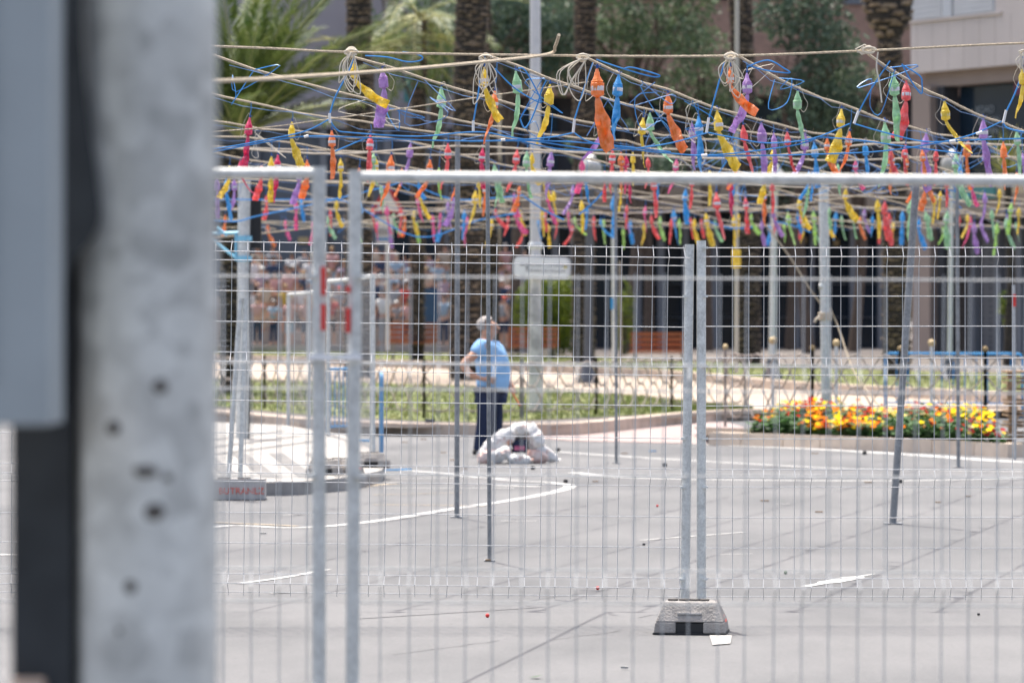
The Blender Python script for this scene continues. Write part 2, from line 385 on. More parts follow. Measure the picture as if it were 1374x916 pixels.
# ---------------------------------------------------------------- temporary mesh fences
HW = [2.10, 2.05, 2.00, 1.83, 1.66, 1.49, 1.44, 1.39, 1.22, 1.04, .87, .82, .77, .60, .43, .26, .21, .16]
WC = {}
def wire_mesh(kind, L, heights, crimps, wr, z0, z1, m):
    """shared mesh for one upright or one crosswise wire, in panel space"""
    key = (kind, round(L, 3), round(wr, 4), z0, z1, tuple(crimps), m.name)
    if key in WC: return WC[key]
    b = MB()
    if kind == 'v':
        pts = [(0, 0, z0)]
        for c0, c1 in sorted(crimps):
            cm = (c0 + c1) / 2
            pts += [(0, 0, c0), (0, -.048, cm), (0, 0, c1)]
        pts += [(0, 0, z1)]
        pts = [p for i, p in enumerate(pts) if i == 0 or p[2] > pts[i - 1][2] + .001]
        b.tube(pts, wr, 5)
    else: b.tube([(0, 0, 0), (L, 0, 0)], wr, 5)
    o0 = b.build('tmp', m, smooth=True); me = o0.data; bpy.data.objects.remove(o0); WC[key] = me
    return me
def fence_panel(a, c, label, group, heights=HW, crimps=((.16, .26), (.77, .87), (1.39, 1.49), (2.0, 2.10)), step=.0865, wr=.0020, pr=.026, posts=(1, 1), ztop=2.12, dz=0.0, m='wire', lean=0, toptube=False, stuff=False, drop=0.0, pm='galv'):
    a = Vector(a); c = Vector(c); d = c - a; d.z = 0; L = d.length; ang = math.atan2(d.y, d.x)
    t = thing('mesh_fence', label, 'fence', a, group); t.rotation_euler = (lean, 0, ang); ORG[t.name] = (0, 0, 0)
    for k, x in ((0, 0.0), (1, L)):
        if posts[k]:
            MB().tube([(x, 0, .03), (x, 0, ztop + .02)], pr, 14).build('post', M[pm], t, smooth=True)
            for h in heights[::3]:
                if h < ztop: MB().box((x + (.02 if k == 0 else -.02), -.02, h + dz), (.03, .03, .012)).build('wire_weld', M[pm], t)
    if stuff:
        b = MB()
        for i in range(1, int(L / step)):
            b.tube([(i * step, 0, .16), (i * step, 0, ztop - .02)], wr, 3, cap=False)
        for h in heights: b.tube([(0, 0, h), (L, 0, h)], wr * 1.2, 3, cap=False)
        b.build('wire_mesh', M[m], t, kind='stuff')
        if toptube: MB().tube([(0, 0, ztop), (L, 0, ztop)], pr * .8, 8).build('top_rail', M[pm], t, smooth=True)
        return t
    z0, z1 = min(heights) - .02, max(heights) + .012
    vm = wire_mesh('v', 0, heights, crimps, wr, z0, z1, M[m]); hm = wire_mesh('h', L, heights, (), wr * (1.25 if m == 'wire' else 1.4), 0, 0, M[m])
    nv = int(L / step)
    for i in range(1, nv + 1):
        if i * step > L - .03: break
        o = link('wire', vm, t); o.location = (i * step + random.uniform(-.0025, .0025), random.uniform(-.003, .003), dz + random.uniform(-.003, .003)); o.rotation_euler = (0, random.uniform(-.0022, .0022), random.uniform(-.09, .09))
    for h in heights:
        o = link('wire', hm, t); yy = 0.004
        for c0, c1 in crimps:
            if abs(h - (c0 + c1) / 2) < .015: yy = -.046
        o.location = (0, yy, h + dz + random.uniform(-.003, .003)); o.rotation_euler = (0, random.uniform(-.0012, .0012), 0)
    if toptube: MB().tube([(0, 0, ztop), (L, 0, ztop)], pr * .82, 10).build('top_rail', M[pm], t, smooth=True)
    return t
YM = F / 241.0
pL, pR = at(921, 840, YM), at(941, 840, YM); pL.z = 0; pR.z = 0
l0 = Vector((pL.x - 3.5, YM - .10, .035)); l0b = Vector((pL.x - .01, YM, 0))
tl = fence_panel(l0, l0b, 'in-focus mesh fence panel left of the concrete block, in front of the man', 'in-focus mesh fence panels standing on the road', ztop=2.10)
tl.rotation_euler[1] = R(.75); tl.location.z = .045
fence_panel(pR, pR + Vector((3.5, 0, 0)), 'in-focus mesh fence panel right of the concrete block, in front of the flowers', 'in-focus mesh fence panels standing on the road', ztop=2.12)
fence_panel(l0 + Vector((-3.62, 0, 0)), l0 + Vector((-.1, 0, 0)), 'mesh fence panel glimpsed at the far left edge behind the grey street pole', 'in-focus mesh fence panels standing on the road')
YN = F / 445.0
HN = [1.84, 1.58, 1.50, 1.24, .96, .86, .60]
nl, nr = at(428, 900, YN), at(471, 900, YN); nl.z = nr.z = 0
t = fence_panel(Vector((nl.x - 3.5, YN, 0)), nl, 'blurred near mesh fence panel between the grey street pole and the left of two tubes', 'blurred near mesh fence panels', HN, ((.86, .96), (1.50, 1.58)), .0845, .0023, .021, ztop=2.15, m='front_wire', toptube=True, pm='tube')
t = fence_panel(nr, Vector((nr.x + 3.5, YN, 0)), 'blurred near mesh fence panel spanning the picture from the right tube to the right edge', 'blurred near mesh fence panels', HN, ((.86, .96), (1.50, 1.58)), .0845, .0023, .021, ztop=2.14, m='front_wire', toptube=True, pm='tube')
t.rotation_euler[1] = R(.35)
for px, (ya, yb), lab in ((434, (358, 396), 'upper'), (434, (408, 443), 'lower'), (467, (384, 392), 'thin'), (467, (413, 446), 'low')):
    p = at(px, ya, YN - .022); q = at(px, yb, YN - .022)
    o = MB().tube([p, q], .0075, 8).build('red_tape', M['redtape'], None)
    o['category'] = 'tape'; o['label'] = {'upper': 'upper strip of red tape on the left near fence tube', 'lower': 'lower strip of red tape on the left near fence tube', 'thin': 'tiny faded patch of red tape high on the right near tube', 'low': 'long strip of red tape on the right near fence tube'}[lab]
tc_ = thing('fence_clamp', 'white clamp tying the two near fence tubes together', 'clamp', at(450, 479, YN))
MB().box(at(450, 479, YN - .03), (.145, .012, .016)).box(at(450, 479, YN + .03), (.145, .012, .016)).box(at(418.5, 479, YN), (.012, .06, .016)).box(at(482, 479, YN), (.012, .06, .016)).build('band', M['whiteclamp'], tc_)
MB().tube([at(450, 479, YN - .04), at(450, 479, YN + .04)], .007, 8).build('bolt', M['galv'], tc_)

# concrete foot of the in-focus fence
def concrete_foot(c, L, W, H, ang, label, paint=None, group=None, col='concrete'):
    t = thing('concrete_block', label, 'block', c, group); t.rotation_euler = (0, 0, ang); ORG[t.name] = (0, 0, 0)
    b = MB(); k = .76
    def ring(z, f): return [Vector((x * L / 2 * f[0], y * W / 2 * f[1], z)) for x, y in ((-1, -1), (1, -1), (1, 1), (-1, 1))]
    # body with a slot cut through under its middle and chamfered ends
    hz = H * .34; s = L * .2
    for x0, x1 in ((-L / 2, -s), (s, L / 2)): b.box(((x0 + x1) / 2, 0, hz / 2 + .01), (x1 - x0, W, hz))
    b2 = MB(); r0 = ring(hz + .01, (1.0, 1)); r1 = ring(H, (k, .62)); b2.add(r0 + r1, [(3, 2, 1, 0), (4, 5, 6, 7), (0, 1, 5, 4), (1, 2, 6, 5), (2, 3, 7, 6), (3, 0, 4, 7)])
    bm = bmesh.new()
    for src in (b, b2):
        o = [bm.verts.new(v) for v in src.v]
        for f in src.f: bm.faces.new([o[i] for i in f])
    # shear the low boxes so that the sides slope in one plane
    for v in bm.verts:
        if v.co.z < hz + .02:
            f = 1 + (1 - v.co.z / (hz + .01)) * .06
            if abs(v.co.x) > s + .01: v.co.x *= f
            v.co.y *= f
    me = bpy.data.meshes.new('body'); bm.normal_update(); bmesh.ops.recalc_face_normals(bm, faces=bm.faces); bm.to_mesh(me); bm.free(); me.materials.append(M[col])
    o = link('body', me, t); bv = o.modifiers.new('bevel', 'BEVEL'); bv.width = .007; bv.segments = 2; bv.limit_method = 'ANGLE'
    MB().box((0, 0, .006), (L * 1.07, W * 1.05, .010)).build('under_shadow', M['black'], t)  # black slab stands for the shadow line under the block
    MB().box((0, -W / 2 * .12, hz / 2 + .006), (s * 2 - .004, W * .84, hz - .004)).build('slot', M['black'], t)
    MB().box((0, -W / 2 * .86, H * .66), (L * .36, .012, .009)).build('cast_line', M['concrete_light'], t)
    def face(y0, y1, za, zb_, out):      # thin plate lying on the sloping right-hand end
        def X(z): return L / 2 * (1 - (1 - k) * max(0, (z - hz) / (H - hz)))
        vs = [(X(z) + o_, y * (1 - .38 * max(0, (z - hz) / (H - hz))), z) for o_ in (out, -.01) for z, y in ((za, y0), (za, y1), (zb_, y1), (zb_, y0))]
        return MB().add(vs, [(0, 1, 2, 3), (7, 6, 5, 4), (0, 4, 5, 1), (1, 5, 6, 2), (2, 6, 7, 3), (3, 7, 4, 0)])
    for ya_, yb_ in ((-W * .36, -W * .14), (W * .05, W * .27)): face(ya_, yb_, H * .56, H * .90, .002).build('end_pocket', M['island_kerb'], t)
    for x in (-.30, -.12, .05, .21): MB().lathe([(.028, 0), (.028, .012)], (x * L * .9, 0, H - .002), 12).build('tube_socket', M['dent'], t)
    if paint: face(-W * .05, W * .34, H * .345, H * .54, .003).build('red_paint', M['redpaint'], t)
    return t
bc = gnd(928, 849); concrete_foot((bc.x, bc.y + .02, 0), .37, .30, .175, R(-7), 'grey concrete block foot with red paint on its end, holding both in-focus fence posts', True)

# farther temporary fences on the left, standing on the striped island
pts = [Vector((at(x, 0, Y).x, Y, ZI if Y < 50 else 0)) for x, Y in ((500, 44), (476, 47.4), (440, 50.8), (415, 54.4), (387, 58))]
names = ['farther mesh fence panel nearest the blue barrier, standing on the striped island', 'second farther mesh fence panel behind the two near tubes', 'third farther mesh fence panel running back from the striped island', 'last farther mesh fence panel ending by the two slim posts on the road']
for a, c, nm in zip(pts, pts[1:], names):
    fence_panel(a, c, nm, 'mesh fence panels running back from the striped island', pr=.03, wr=.0013, step=.10, stuff=True, ztop=2.05, toptube=True)
fence_panel(at(308, 0, 36).xy.to_3d(), at(150, 0, 38).xy.to_3d(), 'slanting mesh fence panel whose tube stands in the red-lettered block', 'mesh fence panels running back from the striped island', stuff=True, wr=.0015, pr=.026, ztop=2.0, posts=(0, 1))
for x0, x1, nm in ((300, 317, 'left slanting fence tube standing in the red-lettered concrete block'), (316, 324, 'right slanting fence tube standing in the red-lettered concrete block')):
    o = MB().tube([at(x0 + 6, 650, 36), at(x1 + 6, 400, 36)], .024, 10).build('fence_tube', M['galv'], None, smooth=True, label=nm, category='tube')
def at0(px, Y, z=0): return Vector(((px - CX) * Y / F, Y, z))
p = at0(322, 36); bt = thing('concrete_block', 'long pale concrete block with faded red sprayed lettering at the foot of the slanting tubes', 'block', p); ORG[bt.name] = tuple(p)
MB().box((p.x - .02, p.y, .10), (.52, .22, .20)).build('body', M['concrete_light'], bt); MB().box((p.x - .02, p.y, .004), (.53, .225, .006)).build('block_under_shadow', M['black'], bt)
for dx in (-.13, .06): MB().box((p.x + dx - .02, p.y, .203), (.12, .10, .02)).build('socket', M['dent'], bt)
def text(s, size, loc, rot, m, parent=None, name='lettering', ext=.002, ax='CENTER', **kw):
    cu = bpy.data.curves.new('txt', 'FONT'); cu.body = s; cu.size = size; cu.extrude = ext; cu.align_x = ax; cu.align_y = 'CENTER'
    o = bpy.data.objects.new('tmp', cu); C.objects.link(o); bpy.context.view_layer.update()
    me = bpy.data.meshes.new_from_object(o.evaluated_get(bpy.context.evaluated_depsgraph_get())); bpy.data.objects.remove(o)
    me.materials.clear(); me.materials.append(m); o = link(name, me, parent, **kw)
    o.location = Vector(loc) - Vector(ORG.get(parent.name, (0, 0, 0)) if parent else (0, 0, 0)); o.rotation_euler = rot
    return o
text('BUTRANLZ', .085, (p.x + .02, p.y - .114, .085), (R(90), 0, 0), M['redpaint'], bt)
for px, py, z, red, nm in ((435, 637, ZI, 0, 'low concrete block on the island seen left of the near left tube'), (458, 636, ZI, 1, 'red-painted concrete block between the two near tubes'), (497, 627, ZI, 0, 'concrete block at the island tip beside the blue barrier foot')):
    q = gnd(px, py, z); concrete_foot((q.x, q.y + .1, z + .001), .36, .26, .15, R(4 if red == 0 else -40), nm, red)

# ---------------------------------------------------------------- big blurred street pole, cabinet, added dark blocks for pole shade
YP = F / 850.0
cx = at0(190, YP).x; rp = 95 / 850.0
t = thing('street_pole', 'large blurred galvanised street pole filling the left of the picture', 'pole', (cx, YP + .1, 0))
b = MB(); rr = []
prof = [(rp * 1.02, 0), (rp * 1.01, 1.0), (rp, 2.5), (rp * .98, 4.5)]
n = 40
vs = []
for z_, r_ in [(0.0, 1.02), (.8, 1.01), (1.2, 1.0), (1.6, 1.0), (2.0, .995), (2.4, .985), (4.6, .93)]:
    for k in range(n):
        a = 2 * math.pi * k / n; q = 1 + .012 * math.cos(8 * a)
        vs.append((cx + rp * r_ * q * math.cos(a), YP + .1 + rp * r_ * q * math.sin(a), z_))
b.add(vs, [(i * n + k, i * n + (k + 1) % n, (i + 1) * n + (k + 1) % n, (i + 1) * n + k) for i in range(6) for k in range(n)] + [tuple(6 * n + k for k in range(n))])
b.build('shaft', M['pole_galv'], t, smooth=True)
for x, y, r_, sq in ((216, 518, 9, 1), (152, 574, 9, 1), (196, 632, 15, .5), (208, 686, 13, .8), (176, 786, 8, 1), (225, 640, 6, .8), (160, 845, 4, 1)):
    a = math.asin(max(-.95, min(.95, (x - 190) / 95.0))); q = Vector((cx + rp * math.sin(a), YP + .1 - rp * math.cos(a), at(0, y, YP).z))
    b = MB(); b.ball((0, 0, 0), r_ * 1.1 / 850.0, 14, 8, (1, .25, sq), jit=.12)
    b.v = [Matrix.Rotation(a, 3, 'Z') @ v + q for v in b.v]
    b.build('bolt_hole', M['dent'], t, smooth=True)
YB = 5.75
t = thing('control_cabinet', 'smooth blue-grey cabinet fixed to the left of the big street pole', 'cabinet', at0(20, YB))
sB = F / YB
x0, x1 = at0(-260, YB).x, at0(67, YB).x; zb = at(0, 571, YB).z
ob = MB().box(((x0 + x1) / 2, YB + .09, zb + 1.1), (x1 - x0, .18, 2.2)).build('casing', M['box_grey'], t)
bv = ob.modifiers.new('bevel', 'BEVEL'); bv.width = .004; bv.segments = 2
MB().box(((x0 + x1) / 2 - .03, YB - .002, zb + 1.1), (x1 - x0 - .10, .006, 2.06)).build('door', M['box_grey'], t)
t = thing('shaded_pole_side', 'added dark block standing in for the shaded left side of the big street pole', 'pole side', at0(55, YP + .05))
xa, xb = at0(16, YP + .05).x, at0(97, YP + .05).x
b = MB().box(((xa + xb) / 2, YP + .12, 1.6), (xb - xa, .14, 3.6)); b.build('casing', M['pole_shade'], t)  # added dark block in place of the pole's shaded left side
# added dark wedge in the shape of the cabinet's shadow on the pole
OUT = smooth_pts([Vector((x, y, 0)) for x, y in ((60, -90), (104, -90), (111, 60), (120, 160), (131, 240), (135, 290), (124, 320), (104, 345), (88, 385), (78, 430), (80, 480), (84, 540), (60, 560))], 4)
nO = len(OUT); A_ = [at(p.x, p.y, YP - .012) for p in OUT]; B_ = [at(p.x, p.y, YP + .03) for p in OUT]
MB().add(A_ + B_, [tuple(range(nO)), tuple(range(nO, 2 * nO))[::-1]] + [(i, nO + i, nO + (i + 1) % nO, (i + 1) % nO) for i in range(nO)]).build('shadow_wedge', M['pole_shade'], t)
q = at(38, 925, YP + .03); MB().box((q.x, q.y, q.z), (.05, .03, .035)).build('strap', M['strap'], t)

# ---------------------------------------------------------------- overhead ropes of the firecracker field
Y0 = 23.4; VX = 2000.0; HR = 3.31
knots = [470, 650, 782, 980, 1165, 1374]
starts = [-2800, -2350, -1950, -1600, -1260, -950, -660, -390, -150, 70] + [285] + knots
starts = sorted(set([s for s in starts if s < 250] + [285] + knots))
s0 = F / Y0
def line_pt(i, Y, sag=True):
    x = (starts[i] - CX) / s0 + (VX - CX) / F * (Y - Y0)
    u = (Y - Y0) % 11.2 / 11.2
    dz = -.10 * 4 * u * (1 - u) if sag else 0
    return Vector((x, Y, HR + dz + .01 * math.sin(i * 2.3)))
def near_line(px, py):
    best = None
    for i, xi in enumerate(starts):
        if px >= VX or px < xi - 2: continue
        Y = Y0 * (VX - xi) / (VX - px)
        if Y > 69: continue
        p = line_pt(i, Y); ry = HY - (p.z - CH) * F / Y
        d = py - ry
        cost = abs(d - 3) if d > -2 else abs(d) * 3 + 8
        if best is None or cost < best[0]: best = (cost, i, Y, ry)
    return best
rope_words = {}
def rope_name(i):
    x = starts[i]
    d = {470: 'the rope from the leftmost knot', 650: 'the rope from the second knot', 782: 'the rope from the light-pole knot', 980: 'the rope from the middle-palm knot',
         1165: 'the rope from the looped knot', 1374: 'the rope from the right-edge knot', 285: 'the rope beside the street pole'}
    if x in d: return d[x]
    k = sum(1 for s in starts if x < s < 285)
    return 'the %s rope behind the street pole' % 'first second third fourth fifth sixth seventh eighth ninth tenth'.split()[k]
for i, xi in enumerate(starts):
    Yend = 69.0
    Ya = Y0
    if xi < 250: Ya = max(Y0, Y0 * (VX - xi) / (VX - 60) - 1)
    ps = []; k = 0; Y = Ya
    while Y < Yend + .1:
        p = line_pt(i, Y); ps.append(p + Vector((0, 0, random.uniform(-.012, .012)))); Y += .8
    if xi >= 650: ps = ps[:28]
    o = MB().tube(ps, .0085, 6).build('rope', M['rope'], None, smooth=True)
    rn = rope_name(i); o['label'] = 'jute rope running back into the square, ' + rn.replace('the rope ', ''); o['category'] = 'rope'; o['group'] = 'ropes running back with firecrackers'
    # frayed fibres on the nearest ropes
    if xi in knots:
        hb = MB()
        for _ in range(90):
            q = ps[0].lerp(ps[min(12, len(ps) - 1)], random.random()); Yq = q.y; q = line_pt(i, Yq)
            e = q + Vector((random.uniform(-.02, .02), random.uniform(-.02, .02), random.uniform(-.022, .028)))
            hb.tube([q, e], .0007, 3, cap=False)
        hb.build('loose_fibre', M['rope'], o, kind='stuff')
    if xi >= 285 or i % 2 == 0:
        for q_ in range(9 if xi >= 285 else 5):
            c = ps[min(len(ps) - 1, random.randrange(1, 22))]; c = line_pt(i, c.y); k_ = random.choice(('bluewire', 'string', 'bluewire', 'thin_blue'))
            tp = [c]; 
            for _ in range(random.randint(3, 5)): tp.append(c + Vector((random.uniform(-.22, .22), random.uniform(-.1, .1), random.uniform(-.30, .03))))
            tp.append(c + Vector((random.uniform(-.1, .1), 0, -.01)))
            MB().tube(smooth_pts(tp, 4), .0032 if k_ != 'string' else .0022, 4).build('loose_wire', M[k_], o, smooth=True)
    # blue igniter cable that wanders along under each rope
    bp = []; Y = Ya + .3
    while Y < min(Yend, ps[-1].y):
        bp.append(line_pt(i, Y) + Vector((random.uniform(-.02, .02), 0, -.012 - abs(random.gauss(0, .018))))); Y += .55
    o = MB().tube(bp, .0026, 5).build('igniter_cable', M['thin_blue'], None, smooth=True)
    o['label'] = 'thin blue cable under ' + rn; o['category'] = 'cable'; o['group'] = 'blue igniter cables along the ropes'
def rope_px(px, r, label, m='rope', Y=None, name='rope', cat='rope', n=6, k=6, group=None):
    ps = [at(*(p if len(p) == 3 else (p[0], p[1], Y))) for p in px]
    o = MB().tube(smooth_pts(ps, k), r, n).build(name, M[m], None, smooth=True); o['label'] = label; o['category'] = cat
    if group: o['group'] = group
    return o
rope_px([(-400, 40), (285, 62), (470, 70), (782, 75), (980, 75), (1165, 68), (1374, 58), (1700, 48)], .0085, 'long pale rope stretched across the top of the picture carrying all the big knots', Y=Y0 - .02)
rope_px([(-200, 125, 13.2), (285, 109, 14.6), (400, 103, 16), (530, 94, 18.5), (650, 83, 21), (735, 73, 23.2), (745, 62, 23.2), (750, 47, 23.1)], .0105, 'thick blurred rope rising from the left, frayed end sticking up beside the light pole')
rope_px([(-200, 205), (285, 177), (440, 160), (640, 131), (790, 110)], .005, 'thin straight cord rising from left to right behind the first big knot', Y=24.6)
rope_px([(200, 325), (350, 313), (520, 292), (740, 258), (820, 253), (920, 268), (1040, 285), (1200, 305)], .011, 'brown rope rising past the light pole and falling again to its right', Y=52)
rope_px([(1000, 285), (1100, 270), (1240, 252), (1330, 262), (1420, 275)], .011, 'brown rope rising gently to the right above the flower bed', Y=50)
rope_px([(1030, 305, 52), (1060, 345, 52), (1085, 385, 52), (1104, 412, 52), (1112, 428, 52)], .013, 'jute rope slanting down and tied round the grey mast by the flower bed')
rope_px([(1112, 410, 52), (1125, 440, 52), (1142, 490, 51.5), (1160, 520, 51), (1180, 545, 50.6)], .011, 'jute guy rope falling from the grey mast to the flower bed')
for Yt, pxs, rr_ in ((32.8, ((100, 178), (420, 206), (613, 196), (800, 206), (1000, 212), (1200, 192), (1500, 200)), .010),
                ((36.5), ((100, 192), (440, 202), (613, 208), (900, 200), (1100, 215), (1290, 210), (1500, 215)), .009),
                (44.8, ((100, 232), (500, 244), (827, 236), (1100, 252), (1286, 240), (1500, 248)), .010),
                (50.5, ((100, 262), (500, 272), (827, 265), (1107, 262), (1400, 275)), .010),
                (57, ((100, 278), (500, 282), (827, 286), (1107, 278), (1400, 292)), .011),
                (66, ((100, 290), (450, 299), (720, 294), (1000, 303), (1107, 296), (1400, 306)), .012)):
    rope_px(pxs, rr_, 'pale cross rope strung over the square, %s behind the knotted one' % {32.8: 'first', 36.5: 'second', 44.8: 'third', 50.5: 'fourth', 57: 'fifth', 66: 'farthest'}[Yt], 'rope_far', Y=Yt, group='cross ropes carrying the firecracker lines')
# knots with hanging loops on the first cross rope
for px, nm in ((472, 'leftmost'), (652, 'second from the left, below the thick rope'), (782, 'just right of the light pole'), (980, 'right of the middle palm'), (1165, 'by the flared palm'), (1374, 'at the right edge')):
    py = {472: 70, 652: 78, 782: 78, 980: 78, 1165: 68, 1374: 72}[px]
    t = thing('rope_knot', 'string loops on the top rope, ' + nm, 'knot', at(px, py, Y0 - .04))
    b = MB()
    for k in range(5):
        u = random.uniform(-.03, .03); b.tube([at(px, py, Y0) + Vector((.02 * math.cos(a + u) * (1 + .3 * k), -.03 - .01 * k, .018 * math.sin(a) + u * .4)) for a in [x * .7 for x in range(9)]], .004, 5)
    b.build('wrapping', M['string'], t, smooth=True)
    if px == 1165:
        MB().tube([at(x, y, Y0 - .05) for x, y in ((1172, 68), (1160, 60), (1148, 66), (1156, 73), (1172, 70), (1158, 63), (1150, 70), (1170, 72))], .005, 6).build('bow', M['string'], t, smooth=True)
        MB().tube(smooth_pts([at(x, y, Y0 - .05) for x, y in ((1178, 70), (1176, 90), (1180, 112), (1183, 138))]), .005, 5).build('loose_end', M['string'], t, smooth=True)
        continue
    for k in range(5):
        w_ = random.uniform(7, 20); h_ = random.uniform(25, 62); dx = random.uniform(-10, 8) + (-14 if px == 782 else 0); sk = random.uniform(-8, 12)
        pp = smooth_pts([at(x, y, Y0 - .05 - .01 * k) for x, y in ((px, py), (px + dx - w_ * .6, py + h_ * .35), (px + dx - w_ * .5 + sk * .5, py + h_ * .8), (px + dx + sk, py + h_), (px + dx + w_ * .6, py + h_ * .6), (px + 3, py + 4))], 4)
        MB().tube(pp, .0034, 5).build('loop', M['string'], t, smooth=True)
# blue cables with taped joints
def bl(px, Y=24.0, r=.0050, lab='', grp=None): return rope_px(px, r, lab, 'bluewire', Y, 'blue_cable', 'cable', 6, 5, grp)
bl([(475, 80), (466, 100), (450, 130), (443, 152)], lab='blue cable dropping from the leftmost knot to a white taped joint')
bl([(442, 160), (410, 176), (360, 187), (285, 200), (150, 212)], lab='blue cable leaving the leftmost taped joint towards the street pole')
bl([(285, 204), (360, 190), (410, 183), (470, 184), (600, 189), (760, 190), (900, 204)], lab='long blue cable sagging level across the left half under the first firecrackers')
bl([(442, 160), (452, 174), (470, 178), (560, 183), (640, 177), (690, 185), (800, 202)], lab='blue cable leaving the leftmost taped joint to the right')
bl([(644, 108), (641, 130), (635, 165)], lab='blue cable dropping behind the yellow firecracker at the second knot')
bl([(450, 203), (480, 190), (495, 184)], lab='short blue cable crossing by the orange firecracker left of the near tubes')
bl([(796, 84), (785, 115), (771, 160)], lab='blue cable dropping from the knot right of the light pole')
bl([(770, 178), (740, 184), (690, 188), (630, 190)], lab='blue cable leaving the joint right of the light pole to the left')
bl([(770, 178), (790, 190), (830, 198), (900, 206), (960, 208), (1060, 196), (1095, 186)], lab='blue cable running right from the light pole joint under the middle firecrackers')
bl([(972, 84), (962, 120), (951, 160)], lab='blue cable dropping from the knot right of the middle palm')
bl([(950, 178), (900, 192), (840, 200), (760, 201), (700, 190)], lab='blue cable running left from the joint by the blue and yellow firecrackers')
bl([(950, 178), (985, 185), (1030, 192), (1090, 186), (1140, 166)], lab='blue cable running right from the joint by the blue and yellow firecrackers')
bl([(1194, 82), (1170, 118), (1153, 149)], lab='blue cable dropping from the looped knot near the flared palm')
bl([(1146, 166), (1180, 176), (1240, 190), (1300, 188), (1374, 186), (1450, 184)], lab='blue cable running to the right edge from the joint under the flared palm')
bl([(1100, 184), (1150, 188), (1210, 196), (1290, 206)], lab='blue cable sagging under the flared palm joint')
bl([(940, 210), (1060, 208), (1170, 204), (1240, 195), (1300, 182), (1344, 163)], lab='long blue cable rising to the taped joint near the right edge')
bl([(1372, 96), (1362, 125), (1350, 150)], lab='blue cable dropping at the right edge')
bl([(1346, 164), (1352, 172), (1380, 178), (1450, 186)], lab='blue cable leaving the right joint out of the picture')
bl([(490, 75), (520, 77), (545, 83), (562, 82), (567, 77), (556, 72), (540, 70)], lab='blue cable loop doubled back right of the leftmost knot')
bl([(800, 80), (835, 92), (875, 103), (884, 101), (850, 91), (838, 92)], lab='blue cable loop doubled back above the blue firecracker')
bl([(1002, 90), (1030, 81), (1052, 92), (1059, 98), (1030, 95), (1004, 88)], lab='blue cable loop above the orange firecracker at the middle palm')
bl([(1210, 86), (1222, 108), (1236, 126), (1237, 112), (1234, 102), (1212, 88)], lab='blue cable loop hanging beside the red firecracker at the looped knot')
bl([(664, 92), (690, 118), (722, 137), (724, 130), (705, 95), (695, 92)], lab='blue cable loop crossing in front of the light pole')
bl([(722, 138), (713, 160), (704, 172), (698, 160)], lab='blue cable end hanging at the light pole')
bl([(733, 108), (727, 120), (722, 138)], lab='short blue cable by the yellow firecracker at the light pole')
bl([(285, 296), (318, 297), (345, 290), (430, 272), (520, 250), (545, 245), (605, 267), (660, 266), (703, 262)], 46, .010, 'distant blue cable rising and falling behind the near fence tubes')
bl([(285, 267), (340, 268), (420, 268), (470, 272), (560, 318), (640, 296), (700, 285)], 48, .009, 'distant blue cable sagging to a point left of the second palm')
bl([(703, 264), (730, 282), (757, 295)], 40, .009, 'short distant blue cable sloping down across the light pole')
bl([(777, 288), (800, 268), (814, 250)], 40, .010, 'dark blue cable end rising to the right of the light pole')
bl([(950, 297), (980, 306), (1010, 305)], 54, .011, 'distant blue cable sagging behind the concrete block posts'); bl([(1040, 297), (1065, 303), (1088, 312)], 54, .011, 'distant blue cable left of the grey mast')
bl([(1300, 262), (1268, 255), (1290, 280)], 50, .011, 'distant blue cable left of the right-hand pole')
for x0_, y0_, x1_, y1_, Y, nm in ((442, 152, 443, 165, 23.9, 'leftmost'), (635, 162, 635, 176, 23.9, 'by the second palm'), (771, 160, 769, 178, 23.9, 'right of the light pole'), (951, 158, 948, 178, 23.9, 'by the blue and yellow firecrackers'), (1152, 149, 1146, 166, 23.9, 'under the flared palm'), (1350, 148, 1346, 165, 23.9, 'near the right edge'), (408, 184, 414, 182, 23.9, 'left of the near tubes'), (672, 188, 678, 187.5, 23.9, 'left of the light pole'), (1310, 180, 1318, 177, 23.9, 'on the rising cable near the right edge'), (1274, 190, 1282, 189, 23.9, 'on the cable below the yellow firecracker with the long tail'), (941, 209, 949, 208, 23.9, 'below the tall blue firecracker')):
    MB().tube([at(x0_, y0_, Y), at(x1_, y1_, Y)], .0085, 8).build('taped_joint', M['tape'], None, smooth=True, label='white taped cable joint ' + nm, category='cable joint')

# ---------------------------------------------------------------- firecrackers
PM = {}
def shared(key, fn):
    if key not in PM:
        o = fn(); PM[key] = o.data; bpy.data.objects.remove(o)
    return PM[key]
def slot(o, m):
    o.material_slots[0].link = 'OBJECT'; o.material_slots[0].material = m
def body_mesh(v):
    b = MB(); rnd = random.Random(v)
    pr = [(.004, 0), (.009, -.004), (.0075, -.012), (.012, -.022), (.016, -.036), (.024, -.056), (.0285, -.064), (.026, -.068), (.0315, -.074), (.032, -.122), (.0305, -.130), (.019, -.138), (.010, -.142), (.009, -.150)]
    pr = [(r_ * (1 + rnd.uniform(-.10, .10)), z_) for r_, z_ in pr]
    b.lathe([(a, c) for a, c in pr][::-1], n=12)
    for i, q in enumerate(b.v):
        k = noise.noise(q * 60 + Vector((v, 0, 0))); b.v[i] = q * (1 + .0) + Vector((k * .004, k * .003, 0))
    return b.build('tmp', PC['Y'], smooth=True)
